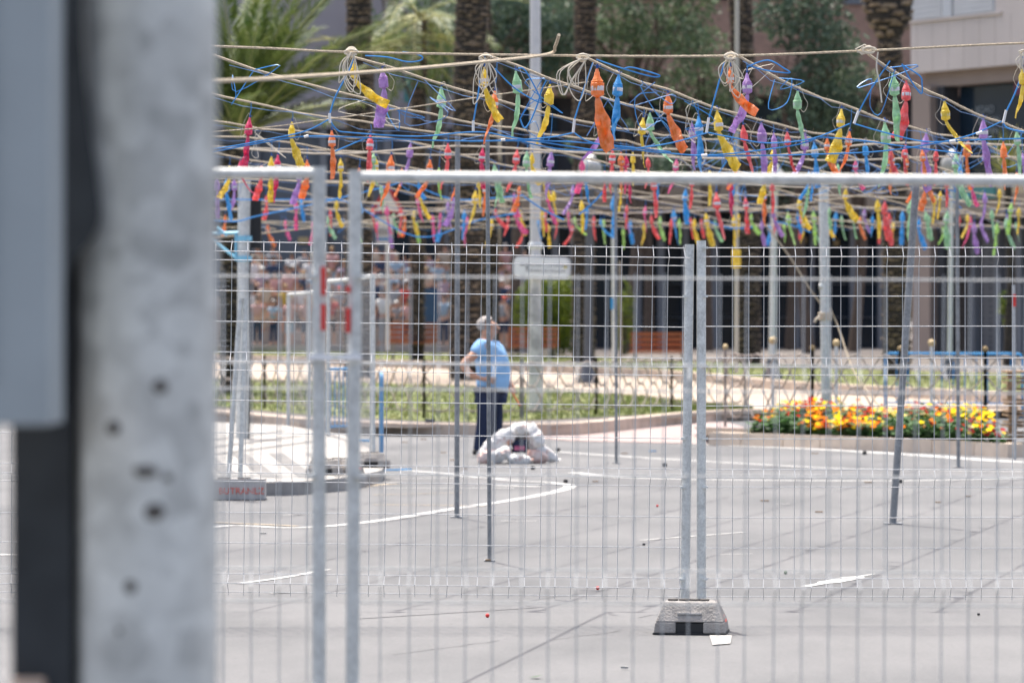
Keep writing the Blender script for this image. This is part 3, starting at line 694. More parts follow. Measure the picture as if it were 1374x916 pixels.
def tail_mesh(bin_, var):  # a crumpled twist of paper
    rnd = random.Random(bin_ * 31 + var); b = MB(); N = 16; L = .27
    pts = []; rs = []; fl = []; rot = []
    tw = rnd.choice([-1, 1]) * rnd.uniform(.1, 1.5); wmax = rnd.uniform(.016, .044); bend = bin_ * .045
    wob = rnd.uniform(.004, .012); ph = rnd.uniform(-.7, .7)
    for i in range(N + 1):
        u = i / N
        pts.append(Vector((bend * (u ** 1.3) * 1.25 + wob * math.sin(ph + u * 6) * u, wob * math.cos(ph + u * 5) * u * 1.5, -L * (u - abs(bin_) * .035 * u * u))))
        rs.append(.010 + (wmax - .008) * min(1, (u * 2.1) ** .8) * (1 - .18 * math.sin(u * 7 + ph) ** 2)); fl.append(.75 - .63 * min(1, u * 2.4)); rot.append(ph + tw * u)
    n = 16
    b.tube(pts, rs, n, flat=fl, rot=rot)
    for i, q in enumerate(b.v):
        k = noise.noise(Vector((q.x * 40 + ph, q.y * 40, q.z * 22))); b.v[i] = q + Vector((k * .010, k * .034, 0)) * min(1, -q.z * 8)
    return b.build('tmp', PC['Y'], smooth=False)
def cord_mesh(v):
    rnd = random.Random(v + 50); b = MB(); sx = rnd.choice([-1, 1])
    ps = smooth_pts([Vector(p) for p in ((0, 0, .012), (sx * .02, -.01, .006 + rnd.uniform(0, .03)), (sx * rnd.uniform(.04, .07), -.012, -.05), (sx * rnd.uniform(.05, .08), 0, -.10), (sx * rnd.uniform(.02, .06), .01, -.16), (sx * .01, -.02, -.15 + rnd.uniform(-.03, .05)))], 4)
    b.tube(ps, .0018, 4)
    return b.build('tmp', M['string'], smooth=True)
def band_mesh():
    b = MB(); b.lathe([(.0322, -.110), (.0330, -.108), (.0330, -.088), (.0322, -.086)], n=12)
    f = b.f; b.f = [q for q in f if len(q) == 4][:]; b.m = [0] * len(b.f)
    b.f = [q for q in b.f if all((i % 12) in (6, 7, 8, 9, 10, 11, 0) for i in q)]; b.m = [0] * len(b.f)
    return b.build('tmp', M['band'], smooth=True)
def tie_mesh():
    b = MB(); b.tube([(0, 0, .03), (0.001, 0, .015), (0, 0, -.004)], [.004, .0065, .0035], 6).tube([(.004, -.003, .006), (.017, -.006, .012), (.02, -.004, .016)], .0022, 4)
    return b.build('tmp', M['bluewire_d'], smooth=True)
FC = []
def fl(s):
    for tok in s.split(';'):
        a = tok.split(',')
        FC.append((int(a[0]), int(a[1]), int(a[2]), a[3], int(a[4])))
fl('475,82,142,Y,30;513,85,160,V,-6;592,108,185,G,-8;335,158,222,M,2;392,163,222,Y,8;445,175,235,O,-2;497,180,240,R,2;551,190,245,V,-4;601,192,250,R,-6;650,90,160,Y,10;664,122,190,O,-4;692,95,178,G,-6;738,113,190,Y,-4;801,92,196,O,8;830,97,178,B,0;806,160,212,V,-15;872,143,210,G,14;863,158,221,Y,4;896,120,195,O,14;937,156,225,B,2;928,162,220,V,-2;962,137,215,Y,10;980,90,140,O,16;1002,98,175,V,-14;1198,90,175,G,-3;1216,97,172,R,-6;1267,123,195,Y,16;1319,142,216,V,8;1372,90,155,Y,-6;1364,150,205,G,0;1070,122,190,G,6;1021,150,225,V,-2;1129,146,215,Y,-4;1187,160,240,G,-4;997,168,228,R,6;1038,178,232,V,1;1056,176,228,R,4;1080,165,228,V,-8;1092,188,245,B,-2;1110,182,230,O,8;1140,176,230,O,-3;1160,184,236,B,0;1196,195,250,O,2;1215,194,245,R,5;1243,172,245,V,8;1237,200,245,O,0;1256,200,245,R,0;1283,205,262,G,8;1299,187,250,O,3;1321,200,248,V,4;1346,190,250,O,-2;1372,205,245,V,0')
fl('290,235,287,V,0;308,222,265,Y,-8;304,236,290,B,6;314,238,284,V,-4;323,212,258,M,10;351,222,267,R,-4;364,210,267,Y,0;373,208,267,M,0;349,273,303,Y,-1;357,262,289,R,-2;402,225,270,V,-2;412,214,264,O,-5;397,268,306,P,1;404,266,296,B,2;443,278,311,R,1;452,268,303,Y,6;457,212,262,Y,0;482,225,272,O,0;504,210,261,Y,-5;511,248,275,G,0;525,208,273,O,-5;577,214,265,O,-10;562,225,258,B,6;560,260,294,P,2;500,278,310,R,3;519,276,312,P,3;537,278,316,R,-2;556,282,313,Y,5;580,288,322,P,0;591,285,312,P,0;601,266,300,V,4;623,281,318,B,-1;616,222,267,O,-3;638,255,305,Y,-4;589,225,265,L,3')
fl('648,198,250,M,3;642,236,272,Y,0;663,213,263,G,6;694,200,256,R,-5;707,203,262,G,5;714,205,245,Y,6;728,230,245,Y,3;740,198,258,V,0;781,212,256,P,-3;787,232,268,B,2;822,200,254,R,0;833,204,255,O,-2;834,248,278,Y,0;840,208,256,M,2;690,256,288,P,4;737,256,298,P,8;665,279,307,R,9;660,293,329,Y,-2;692,280,313,P,8;698,278,312,Y,4;702,303,329,R,-4;727,281,314,Y,0;732,283,308,R,2;735,300,330,Y,0;763,280,300,P,1;768,300,329,R,-4;771,290,315,L,8;780,268,309,Y,0;788,278,296,B,0;797,290,321,R,3;806,293,318,B,8;823,263,315,B,1;839,283,312,V,2;836,306,332,L,0')
fl('843,232,258,M,0;841,275,295,R,0;866,276,310,P,3;864,298,327,Y,-3;874,288,320,R,4;876,236,288,R,0;883,233,262,B,0;904,280,325,B,2;901,293,325,R,0;911,293,325,L,1;920,250,295,B,5;929,235,277,R,-1;932,293,325,Y,6;941,293,318,R,2;947,285,329,Y,2;961,258,320,R,4;979,238,288,M,1;986,232,262,B,0;984,288,329,Y,0;991,286,315,Y,0;1000,264,310,R,0;1008,286,314,L,6;1024,253,299,O,-1;1022,296,329,V,4')
fl('1036,236,277,R,0;1037,275,313,V,6;1040,290,315,R,0;1057,284,327,L,5;1074,288,319,R,1;1072,263,306,Y,7;1091,282,325,L,0;1083,248,290,G,-3;1090,230,249,B,0;1111,283,317,Y,7;1113,278,302,G,2;1122,282,318,B,-1;1135,251,293,Y,12;1145,284,318,G,4;1154,290,320,O,4;1160,280,311,V,4;1177,263,312,Y,2;1181,298,323,R,0;1187,268,318,R,3;1193,285,327,R,4')
fl('1211,282,325,B,0;1222,268,320,G,-1;1233,293,332,B,6;1242,283,321,G,3;1254,258,294,Y,0;1262,256,291,Y,1;1271,282,338,G,5;1265,303,325,L,-4;1298,286,318,Y,-4;1302,290,331,P,-2;1307,298,338,V,2;1330,276,313,G,-1;1338,298,340,L,0;1350,292,332,G,8;1357,272,312,L,0;1367,278,312,Y,-1;1341,253,287,Y,-2;1230,232,260,O,-5;1243,230,270,O,6;1288,235,275,G,8;1305,232,264,P,4;1270,238,258,R,0')
# far small ones that fill the last cross ropes
rnd = random.Random(3)
for x in list(range(300, 640, 29)) + [520, 548, 632, 676, 716, 752, 816, 850, 890, 925, 954, 1030, 1049, 1066, 1080, 1100, 1168, 1130, 1204, 1250, 1283, 1317, 1322, 1345, 1360]:
    y = rnd.uniform(284, 302); FC.append((x + rnd.randint(-6, 6), int(y), int(y + rnd.uniform(24, 32)), rnd.choice('YRPVGBLO'), rnd.choice([-3, 0, 2, 4])))
for x in range(470, 1374, 34):
    y = rnd.uniform(196, 262); FC.append((x + rnd.randint(-12, 12), int(y), int(y + rnd.uniform(34, 46)), rnd.choice('YRPVGBOYO'), rnd.choice([-5, -2, 0, 3, 6])))
counts = {}
info = []
for (px, ya, yb, col, bend) in FC:
    c = near_line(px, ya)
    if not c: continue
    _, i, Y, ry = c
    info.append((i, Y, px, ya, yb, col, bend, ry))
info.sort()
ordw = 'first second third fourth fifth sixth seventh eighth ninth tenth eleventh twelfth thirteenth fourteenth fifteenth sixteenth seventeenth eighteenth nineteenth twentieth'.split()
ci = {}
for (i, Y, px, ya, yb, col, bend, ry) in info:
    key = (i, col); ci[key] = ci.get(key, 0) + 1
    s = F / Y; Lm = (yb - ya) / s
    sc = max(.74, min(1.35, Lm / .38)); P0 = line_pt(i, Y); zt = at(px, ya, Y).z
    zt = min(zt, P0.z - .015)
    bin_ = max(-5, min(5, round(bend / max(8, (yb - ya)) * 12)))
    shape = 'tail kicked right' if bin_ >= 3 else 'tail kicked left' if bin_ <= -3 else 'tail crooked' if bin_ else 'tail straight'
    k = ci[key]; nth = ordw[min(k, 20) - 1] + ' '
    t = thing('firecracker', '%s%s firecracker back along %s, %s' % (nth, CN[col], rope_name(i), shape), 'firecracker', (P0.x, Y, zt), 'paper firecrackers hanging from the ropes')
    ang = random.uniform(-.7, .7); sw = random.uniform(-.10, .10)
    t.rotation_euler = (random.uniform(-.12, .12), sw, 0); t.scale = (sc, sc, sc)
    v = random.randrange(6)
    bo = link('casing', shared(('b', v), lambda: body_mesh(v)), t); bo.rotation_euler = (0, 0, ang); slot(bo, PC[col])
    if random.random() < .75: o = link('printed_band', shared('band', band_mesh), t); o.rotation_euler = (0, 0, random.uniform(-1, 1))
    tv = random.randrange(6)
    o = link('tail', shared(('t', bin_, tv), lambda: tail_mesh(bin_, tv)), t); o.location = (0, 0, -.143); slot(o, PC[col])
    o = link('cable_tie', shared('tie', tie_mesh), t); o.scale = (1, 1, 1)
    if (P0.z - zt) > .05:
        h = (P0.z - zt) / sc; MB().tube([(0, 0, .02), (.006, 0, h * .5), (0, 0, h)], .0028, 4).build('hanger', M['bluewire'], None).parent = t
    if random.random() < (.95 if Y < 34 else .45):
        cv = random.randrange(7); o = link('fuse_cord', shared(('c', cv), lambda: cord_mesh(cv)), t); o.rotation_euler = (0, 0, random.uniform(-.8, .8))

# slim props that hold up the cross ropes
def prop(px0, py0, px1, py1, Y, r, label, m='galv'):
    b = MB().tube([at(px0, py0, Y), at(px1, py1, Y)], r, 10); q = at(px0, py0, Y); b.box((q.x, q.y, .006), (r * 5, r * 5, .008)); b.build('prop_pole', M[m], None, smooth=True, label=label, category='pole')
M['propm'] = galv('dull_prop_steel', .30, 12, .18)
prop(613, 694, 614, 176, F / 157, .022, 'slim grey prop pole standing on the road just left of the man', 'propm')
prop(657, 753, 654, 180, F / 191, .015, 'thin nearest prop pole standing in front of the man', 'propm')
prop(827, 623, 826, 245, F / 115, .018, 'thin prop pole on the road right of the sandbags', 'propm')
prop(1198, 702, 1230, 232, F / 162, .030, 'leaning dark prop pole in front of the flower bed', 'propm')
prop(1286, 628, 1284, 245, F / 118, .022, 'thin upright prop pole near the right end of the flower bed', 'propm')
MB().tube([at(1362, 630, 46), at(1360, 382, 46)], .018, 8).build('marker_pole', M['wire'], None, smooth=True, label='pale slim pole with red tape near the right edge', category='pole')
MB().tube([at(1361, 411, 45.98), at(1361, 395, 45.98)], .021, 8).build('red_tape', M['redtape'], None, label='short red tape band on the pale pole near the right edge', category='tape')
# grey mast behind the flower bed
YMm = 52.0
t = thing('mast', 'pale grey steel mast with a rope tied round it, behind the flower bed', 'mast', at0(1107, YMm))
MB().tube([at(1109, 580, YMm), at(1105, 240, YMm)], .068, 14).build('shaft', M['galv'], t, smooth=True)
MB().tube([at(1099, 384, YMm - .03), at(1112, 384, YMm - .03)], .035, 8).build('collar', M['galv'], t)
k_ = MB()
for q in range(5): k_.tube([at(1107, 424, YMm) + Vector((.08 * math.cos(a), .08 * math.sin(a), .02 * q - .04)) for a in [x * .63 for x in range(11)]], .014, 5)
k_.tube([at(1100, 424, YMm - .09), at(1095, 428, YMm - .12), at(1093, 432, YMm - .1)], .018, 6); k_.build('rope_wrap', M['rope_far'], t, smooth=True)

# ---------------------------------------------------------------- people
M['skin'] = mat('skin', (.50, .27, .18), .55, var=.06, vscale=9)
M['shirt'] = mat('light_blue_cotton', (.26, .47, .74), .85, var=.14, vscale=6, bump=1.0, bscale=9)
M['navy'] = mat('navy_cloth', (.012, .022, .06), .85, var=.2, vscale=9, bump=.3, bscale=20)
M['hair'] = mat('grey_hair', (.36, .33, .31), .9, var=.25, vscale=50, bump=.6, bscale=90)
M['shoe'] = mat('dark_shoe', (.02, .02, .022), .6)
M['eye'] = mat('eye_dark', (.03, .02, .02), .3)
def skin_mesh(P, E, sub=2, root=0):
    """P: list of (x,y,z,rx,ry); grown with a Skin modifier and baked to one continuous mesh"""
    me = bpy.data.meshes.new('tmp'); me.from_pydata([p[:3] for p in P], E, [])
    o = bpy.data.objects.new('tmp', me); C.objects.link(o)
    bpy.context.view_layer.objects.active = o
    sk = o.modifiers.new('skin', 'SKIN'); sk.use_smooth_shade = True
    sv_ = me.skin_vertices[0].data if me.skin_vertices else None
    if sv_ is None:
        bm = bmesh.new(); bm.from_mesh(me); bm.verts.layers.skin.verify(); bm.to_mesh(me); bm.free(); sv_ = me.skin_vertices[0].data
    for i, p in enumerate(P): sv_[i].radius = (p[3], p[4] if len(p) > 4 else p[3]); sv_[i].use_root = (i == root)
    ss = o.modifiers.new('sub', 'SUBSURF'); ss.levels = sub; ss.render_levels = sub
    bpy.context.view_layer.update()
    out = bpy.data.meshes.new_from_object(o.evaluated_get(bpy.context.evaluated_depsgraph_get())); bpy.data.objects.remove(o)
    out.polygons.foreach_set('use_smooth', [True] * len(out.polygons)); return out
def put(me, name, m, parent):
    me.materials.clear(); me.materials.append(m); return link(name, me, parent)

# the standing man: local x forward (picture right), y away, z up; the hip joint column stands at x = 0
YMan = 47.3
man = thing('person', 'grey-haired man in light blue shirt and navy trousers, hand on hip, behind the sandbags', 'person', at0(657, YMan))
P = []; E = []
def J(x, y, z, rx, ry=None, par=None):
    P.append((x, y, z, rx, ry or rx)); k = len(P) - 1
    if par is not None: E.append((par, k))
    return k
pel = J(0, 0, .90, .135, .15); w1 = J(.02, 0, 1.04, .12, .14, pel); ch = J(-.01, 0, 1.22, .11, .13, w1); cl = J(-.04, 0, 1.37, .10, .12, ch)
nk = J(-.04, 0, 1.45, .065, .062, cl); hd = J(-.005, 0, 1.52, .085, .078, nk); h2 = J(-.015, 0, 1.605, .108, .094, hd); h3 = J(-.02, 0, 1.675, .072, .065, h2)
ns = J(.10, 0, 1.575, .022, .018, h2); ns2 = J(.116, 0, 1.556, .012, .012, ns)
chn = J(.075, 0, 1.495, .034, .034, hd)
# near arm (towards the camera), elbow back, hand on the hip
s1 = J(-.05, -.17, 1.37, .062, None, cl); e1 = J(-.30, -.27, 1.12, .052, None, s1); f1 = J(-.21, -.30, 1.0, .044, None, e1); wr1 = J(-.09, -.28, .955, .027, None, f1); h1 = J(-.03, -.26, .945, .030, .018, wr1)
for k in range(4):
    a = J(.02, -.245 + .0, .965 - .018 * k, .0095, None, h1); c_ = J(.055 - .004 * k, -.225, .962 - .021 * k, .0085, None, a); J(.075 - .008 * k, -.20, .955 - .022 * k, .0075, None, c_)
th = J(-.03, -.23, .985, .010, None, h1); J(-.01, -.20, 1.0, .0085, None, th)
# far arm hanging, forearm forward
s2 = J(-.02, .18, 1.37, .062, None, cl); e2 = J(.10, .27, 1.10, .043, None, s2); wr2 = J(.22, .24, .90, .027, None, e2); hh2 = J(.255, .23, .845, .03, .018, wr2)
for k in range(4):
    a = J(.275 - .008 * k, .245 - .022 * k, .80, .0095, None, hh2); c_ = J(.285 - .008 * k, .235 - .022 * k, .772, .0085, None, a); J(.275 - .008 * k, .215 - .02 * k, .757, .0075, None, c_)
th = J(.275, .20, .825, .010, None, hh2); J(.29, .185, .79, .0085, None, th)
for sy, kx, fx in ((-1, -.05, -.11), (1, .06, .06)):
    hp = J(0, sy * .09, .84, .095, None, pel); kn = J(kx, sy * .10, .47, .062, None, hp); an = J(fx, sy * .10, .09, .042, None, kn); to = J(fx + .15, sy * .12, .04, .036, None, an)
put(skin_mesh(P, E), 'body', M['skin'], man); man.scale = (1.10, 1.08, 1.0)
# T-shirt: torso and both short sleeves
P = []; E = []
am = J(.02, 0, .80, .20, .19); a0 = J(.03, 0, .87, .215, .20, am); a1 = J(.05, 0, .99, .225, .21, a0); a2 = J(.035, 0, 1.13, .22, .21, a1); a3 = J(0, 0, 1.26, .205, .20, a2); a4 = J(-.05, 0, 1.375, .125, .15, a3); a5 = J(-.04, 0, 1.42, .08, .08, a4)
s = J(-.08, -.17, 1.36, .095, None, a4); J(-.19, -.235, 1.225, .092, None, s)
s = J(-.02, .19, 1.37, .085, None, a4); J(.05, .24, 1.22, .08, None, s)
put(skin_mesh(P, E), 'shirt', M['shirt'], man)
P = []; E = []
a0 = J(.01, 0, .90, .185, .18)
for sy, kx, fx in ((-1, -.05, -.11), (1, .06, .06)):
    hp = J(.02 * sy, sy * .09, .78, .14, .12, a0); kn = J(kx, sy * .10, .46, .10, .09, hp); an = J(fx, sy * .10, .11, .078, None, kn); J(fx, sy * .10, .05, .075, None, an)
put(skin_mesh(P, E), 'trousers', M['navy'], man)
for sy, fx in ((-1, -.11), (1, .06)):
    b = MB(); b.v = []; b.tube([(fx - .08, sy * .11, .05), (fx, sy * .11, .055), (fx + .10, sy * .12, .045), (fx + .19, sy * .125, .035)], [.04, .052, .05, .03], 10, flat=.8)
    o = b.build('shoe', M['shoe'], None, smooth=True); o.parent = man
b = MB(); b.ball((-.034, 0, 1.615), .113, 18, 14, (1.0, .90, .95), jit=.05)
b.f = [f for f in b.f if not (sum(b.v[i].x for i in f) / len(f) > -.035 and sum(b.v[i].z for i in f) / len(f) < 1.69) and sum(b.v[i].x for i in f) / len(f) < .02 and sum(b.v[i].z for i in f) / len(f) > 1.55]; b.m = [0] * len(b.f)
o = b.build('hair', M['hair'], None, smooth=True); o.parent = man
for sy in (-1, 1):
    o = MB().ball((.083, sy * .042, 1.600), .011, 8, 6).build('eye', M['eye'], None, smooth=True); o.parent = man
    o = MB().ball((-.01, sy * .098, 1.585), .032, 8, 6, (.6, .35, 1)).build('ear', M['skin'], None, smooth=True); o.parent = man
o = MB().tube([(.075, -.032, 1.525), (.10, 0, 1.525), (.075, .032, 1.525)], .007, 6).build('mouth', mat('lips', (.33, .12, .10), .6), None); o.parent = man
MB().tube([at(683, 520, YMan + .22), at(698, 544, YMan + .15)], .013, 8).build('orange_stick', mat('orange_plastic', (.75, .22, .08), .5), None, smooth=True, label='short orange stick held in the far hand of the man', category='stick')

# crowd on a stepped terrace behind the park
CROW = {}
def crowd_meshes(v):
    global P, E
    rnd = random.Random(v); P = []; E = []
    ax = rnd.uniform(.0, .3) * rnd.choice([-1, 1])
    pel = J(0, 0, .92, .13, .10); w1 = J(0, 0, 1.1, .12, .09, pel); ch = J(0, 0, 1.32, .14, .10, w1); nk = J(0, 0, 1.46, .05, None, ch); hd = J(0, -.01, 1.56, .075, .085, nk); J(0, -.01, 1.66, .07, .08, hd)
    fold = v % 3
    for sx in (-1, 1):
        sh = J(sx * .19, 0, 1.38, .055, None, ch)
        if fold == 0: el = J(sx * .25, .02, 1.10, .042, None, sh); ha = J(sx * .24, -.08, .86, .03, None, el)
        elif fold == 1: el = J(sx * .24, -.06, 1.12, .042, None, sh); ha = J(sx * .05, -.20, 1.18, .03, None, el)
        else: el = J(sx * .27, -.05, 1.2 if sx > 0 else 1.1, .042, None, sh); ha = J(sx * .14, -.16, 1.5 if sx > 0 else .9, .03, None, el)
        hp = J(sx * .09, 0, .84, .09, None, pel); kn = J(sx * .10, -.01, .47, .06, None, hp); fo = J(sx * .11, 0, .07, .04, None, kn); J(sx * .12, -.12, .04, .035, None, fo)
    bd = skin_mesh(P, E, 1)
    P = []; E = []
    a0 = J(0, 0, .92, .155, .125); a1 = J(0, 0, 1.12, .15, .12, a0); a2 = J(0, 0, 1.30, .165, .125, a1); a3 = J(0, 0, 1.42, .085, .08, a2)
    for sx in (-1, 1): s_ = J(sx * .19, 0, 1.38, .07, None, a2); J(sx * .235, 0, 1.22, .066, None, s_)
    sh = skin_mesh(P, E, 1)
    P = []; E = []
    a0 = J(0, 0, .94, .145, .12)
    for sx in (-1, 1): hp = J(sx * .09, 0, .80, .105, None, a0); kn = J(sx * .10, -.01, .47, .075, None, hp); J(sx * .11, 0, .12 if v % 2 else .42, .062, None, kn)
    tr = skin_mesh(P, E, 1)
    b = MB().ball((0, .01, 1.645), .105, 10, 7, (.85, .95, .95)); b.f = [f for f in b.f if not (sum(b.v[i].y for i in f) < -.05 * len(f) and sum(b.v[i].z for i in f) < 1.67 * len(f))]; b.m = [0] * len(b.f)
    ho = b.build('tmp', M['hair'], smooth=True); hm = ho.data; bpy.data.objects.remove(ho)
    for m_ in (bd, sh, tr): m_.materials.clear(); m_.materials.append(M['skin'])
    return bd, sh, tr, hm
CW = [crowd_meshes(v) for v in range(6)]
cols = {'white': (.60, .60, .60), 'grey': (.28, .29, .31), 'dusty pink': (.50, .30, .29), 'red': (.50, .07, .06), 'navy': (.03, .05, .10), 'pale blue': (.28, .38, .48), 'black': (.03, .03, .035), 'beige': (.46, .38, .30), 'mustard': (.50, .36, .08), 'mauve': (.36, .28, .34)}
CMs = {k: mat('cloth_' + k.replace(' ', '_'), v, .9) for k, v in cols.items()}
HMs = {'dark-haired': mat('hair_dark', (.03, .022, .018), .8), 'fair-haired': mat('hair_fair', (.30, .20, .10), .8), 'grey-haired': M['hair'], 'red-capped': mat('cap_red', (.6, .08, .06), .8), 'white-capped': mat('cap_white', (.65, .65, .63), .8)}
SKs = [M['skin'], mat('skin_pale', (.60, .38, .28), .6), mat('skin_tan', (.40, .21, .13), .6)]
rnd = random.Random(11); nper = 0; used = {}
M['terrace'] = mat('terrace_stone', (.30, .27, .25), .9, var=.1, vscale=2)
tb = thing('stepped_terrace', 'stepped stone terrace the far spectators stand on, behind the left benches', 'terrace', at0(470, 132))
for r_ in range(5):
    Y = 128 + r_ * 1.4; z = .5 + r_ * .42
    MB().box(((at0(250, Y).x + at0(712, Y).x) / 2, Y + .2 + .7, z / 2 + .12), (at0(712, Y).x - at0(250, Y).x, 1.4, z + .24)).build('step', M['terrace'], tb)
    x = 318 + rnd.uniform(0, 12)
    while x < 706:
        if not (605 < x < 640):
            Yp = Y + .75 + rnd.uniform(-.5, .5); v = rnd.randrange(6); cn = rnd.choices(list(cols), [5, 4, 5, 1, 2, 3, 2, 5, .4, 4])[0]; hn = rnd.choices(list(HMs), [6, 3, 2, .5, .8])[0]; tn = rnd.choice(['navy', 'grey', 'beige', 'black', 'pale blue'])
            where = 'left of near tubes' if x < 420 else 'between near tubes' if x < 500 else 'above left bench' if x < 600 else 'right of second palm'
            row = ['front', 'second', 'middle', 'fourth', 'back'][r_]
            t = thing('person', '', 'person', (at0(x, Yp).x, Yp, z + .24), 'spectators standing on the stepped terrace')
            key = '%s spectator, %s top, %s trousers, %s row, %s' % (hn, cn, tn, row, where)
            used[key] = used.get(key, 0) + 1
            t['label'] = key if used[key] == 1 else key + ', further right'
            t.rotation_euler = (0, 0, rnd.uniform(-.5, .5)); k = rnd.uniform(.84, 1.12); t.scale = (k, k, k)
            o = link('body', CW[v][0], t); slot(o, rnd.choice(SKs)); o = link('shirt', CW[v][1], t); slot(o, CMs[cn])
            o = link('trousers', CW[v][2], t); slot(o, CMs[tn]); o = link('hair', CW[v][3], t); slot(o, HMs[hn])
        x += rnd.uniform(13, 27)

# ---------------------------------------------------------------- sandbags in front of the man
M['bag'] = mat('woven_white_bag', (.66, .65, .64), .8, col2=(.45, .22, .16), vscale=9, thr=(.56, .70), bump=.6, bscale=30)
M['bag_red'] = mat('reddish_bag', (.58, .30, .24), .8, col2=(.70, .62, .58), vscale=7, bump=.6, bscale=30)
YS = 44.9
def bag(px0, py0, px1, py1, Y, th_, label, m='bag'):
    a, c = at(px0, py0, Y), at(px1, py1, Y); d = c - a; L = d.length; r = th_ / 2 / (F / Y)
    t = thing('sandbag', label, 'sandbag', (a + c) / 2, 'sandbags heaped beside the standing man'); b = MB()
    N = 22; pts = [a.lerp(c, i / N) + Vector((0, 0, -.02 * math.sin(math.pi * i / N))) for i in range(N + 1)]
    rs = [r * (max(.12, math.sin(math.pi * min(1, max(0, (i / N) * .92 + .04))) ** .45)) for i in range(N + 1)]
    b.tube(pts, rs, 14, flat=1.25)
    b.v = [q + Vector(noise.noise_vector(q * 7)) * r * .38 + Vector(noise.noise_vector(q * 20)) * r * .30 + Vector(noise.noise_vector(q * 45)) * r * .12 for q in b.v]; b.build('sack', M[m], t, smooth=True)
    e = c + d.normalized() * .03; MB().tube([c - d.normalized() * .03, c, e], [.03, .012, .028], 8).build('tied_neck', M[m], t, smooth=True)
bag(641, 614, 690, 577, YS, 21, 'white sandbag leaning from the left side of the heap up to its top')
bag(684, 580, 712, 571, YS + .12, 17, 'white sandbag lying across the top of the heap')
bag(712, 569, 727, 600, YS - .02, 19, 'upright white sandbag at the right shoulder of the heap')
bag(718, 596, 748, 616, YS - .03, 13, 'slim white sandbag sloping down at the right end of the heap')
bag(640, 617, 662, 605, YS - .10, 13, 'reddish sandbag at the left foot of the heap', 'bag_red')
bag(658, 616, 684, 601, YS - .16, 15, 'short white sandbag at the front left of the heap')
bag(680, 614, 712, 617, YS - .20, 14, 'white sandbag lying in the middle of the front row')
bag(706, 607, 736, 613, YS - .06, 15, 'reddish sandbag lying along the front right of the heap', 'bag_red')
bag(676, 592, 722, 590, YS + .22, 20, 'white sandbag filling the back of the heap under its top')
bag(655, 604, 690, 594, YS + .10, 18, 'pinkish sandbag in the shade under the leaning one', 'bag_red')
t = thing('cardboard_carton', 'dark carton with a pink label tucked inside the sandbag heap', 'carton', at(700, 600, YS + .1)); MB().box(at(697, 598, YS + .10), (.17, .16, .15)).build('box', M['navy'], t); MB().box(at(697, 601, YS + .012), (.12, .012, .05)).build('label', PC['P'], t)

# ---------------------------------------------------------------- flower bed with its stone planter edge
M['leaf'] = mat('bedding_leaves', (.05, .13, .03), .7, var=.4, vscale=6, transl=.2)
pl = thing('planter_edge', 'long low beige stone edge of the flower bed', 'planter', gnd(1150, 600))
fr = [gnd(x, y) for x, y in ((950, 597), (1050, 600), (1150, 604), (1250, 608), (1352, 614))]
for a, c in zip(smooth_pts(fr, 2), smooth_pts(fr, 2)[1:]):
    d = c - a; mid = (a + c) / 2; u = Vector((-d.y, d.x, 0)).normalized(); hh = .17
    MB().box(mid + u * .14 + Vector((0, 0, hh / 2)), (d.length - .015, .28, hh + random.uniform(-.004, .004)), math.atan2(d.y, d.x), top=(1, .93)).build('stone', M['stone'], pl)
soil = MB(); back = [Vector((p.x, p.y + 4.2, .12)) for p in fr]; frr = [Vector((p.x, p.y + .25, .12)) for p in fr]
soil.add(frr + back, [(i, i + 1, i + 6, i + 5) for i in range(4)]); soil.build('bed_soil', mat('soil', (.07, .05, .035), .95, var=.3), kind='structure')
fcols = [(.78, .52, .005), (.80, .56, .01), (.66, .17, .004), (.36, .004, .004), (.34, .012, .02), (.62, .52, .25)]
fmats = [mat('petals_%d' % i, c, .8, transl=.06, spec=.1) for i, c in enumerate(fcols)]
rnd = random.Random(5)
lb = MB(); fb = MB()
for _ in range(3700):
    u = rnd.random(); i = min(3, int(u * 4)); f = u * 4 - i; p = frr[i].lerp(frr[i + 1], f); dy = rnd.random() ** 1.6 * 3.6
    if p.x < at0(1012, 50).x + dy * .2: continue
    h = .11 + .33 * min(1, .35 + dy / 1.4) * (.7 + .6 * noise.noise(Vector((p.x * 1.6, dy, 2)))) + rnd.uniform(-.05, .06); h *= min(1, u * 5 + .4)
    c = Vector((p.x, p.y + dy, .12 + h))
    for _k in range(3):
        an = rnd.uniform(0, 6.28); L = rnd.uniform(.07, .13); d = Vector((math.cos(an), math.sin(an), rnd.uniform(-.4, .5))) * L; w_ = Vector((-math.sin(an), math.cos(an), 0)) * L * .35
        q = c - Vector((0, 0, rnd.uniform(.02, h * .9)))
        lb.add([q, q + d * .5 + w_, q + d, q + d * .5 - w_], [(0, 1, 2, 3)])
    if rnd.random() < .17 + .60 * noise.noise(Vector((p.x * 1.3, dy * 1.5, 11))):
        k = int((noise.noise(Vector((p.x * 1.1, dy * .8, 7))) * 1.6 + 1) * 3) % 6 if rnd.random() < .6 else rnd.choice((0, 1, 1, 2, 3, 4, 5))
        r_ = rnd.uniform(.028, .048); tl_ = Vector((rnd.uniform(-.4, .4), -.5, 1)).normalized(); uu = tl_.cross(Vector((1, 0, 0))).normalized(); vv = tl_.cross(uu)
        ring = [c + (uu * math.cos(a * math.pi / 5) + vv * math.sin(a * math.pi / 5)) * (r_ if a % 2 == 0 else r_ * .72) + tl_ * .012 for a in range(10)]
        fb.add([c] + ring, [(0, a + 1, (a + 1) % 10 + 1) for a in range(10)], k)
lb.build('bedding_leaves', M['leaf'], kind='stuff', label='dense green leaves of the flower bed on the right', category='leaves')
fb.build('bedding_flowers', fmats, kind='stuff', label='massed yellow, orange, red and white flowers of the bed on the right', category='flowers')

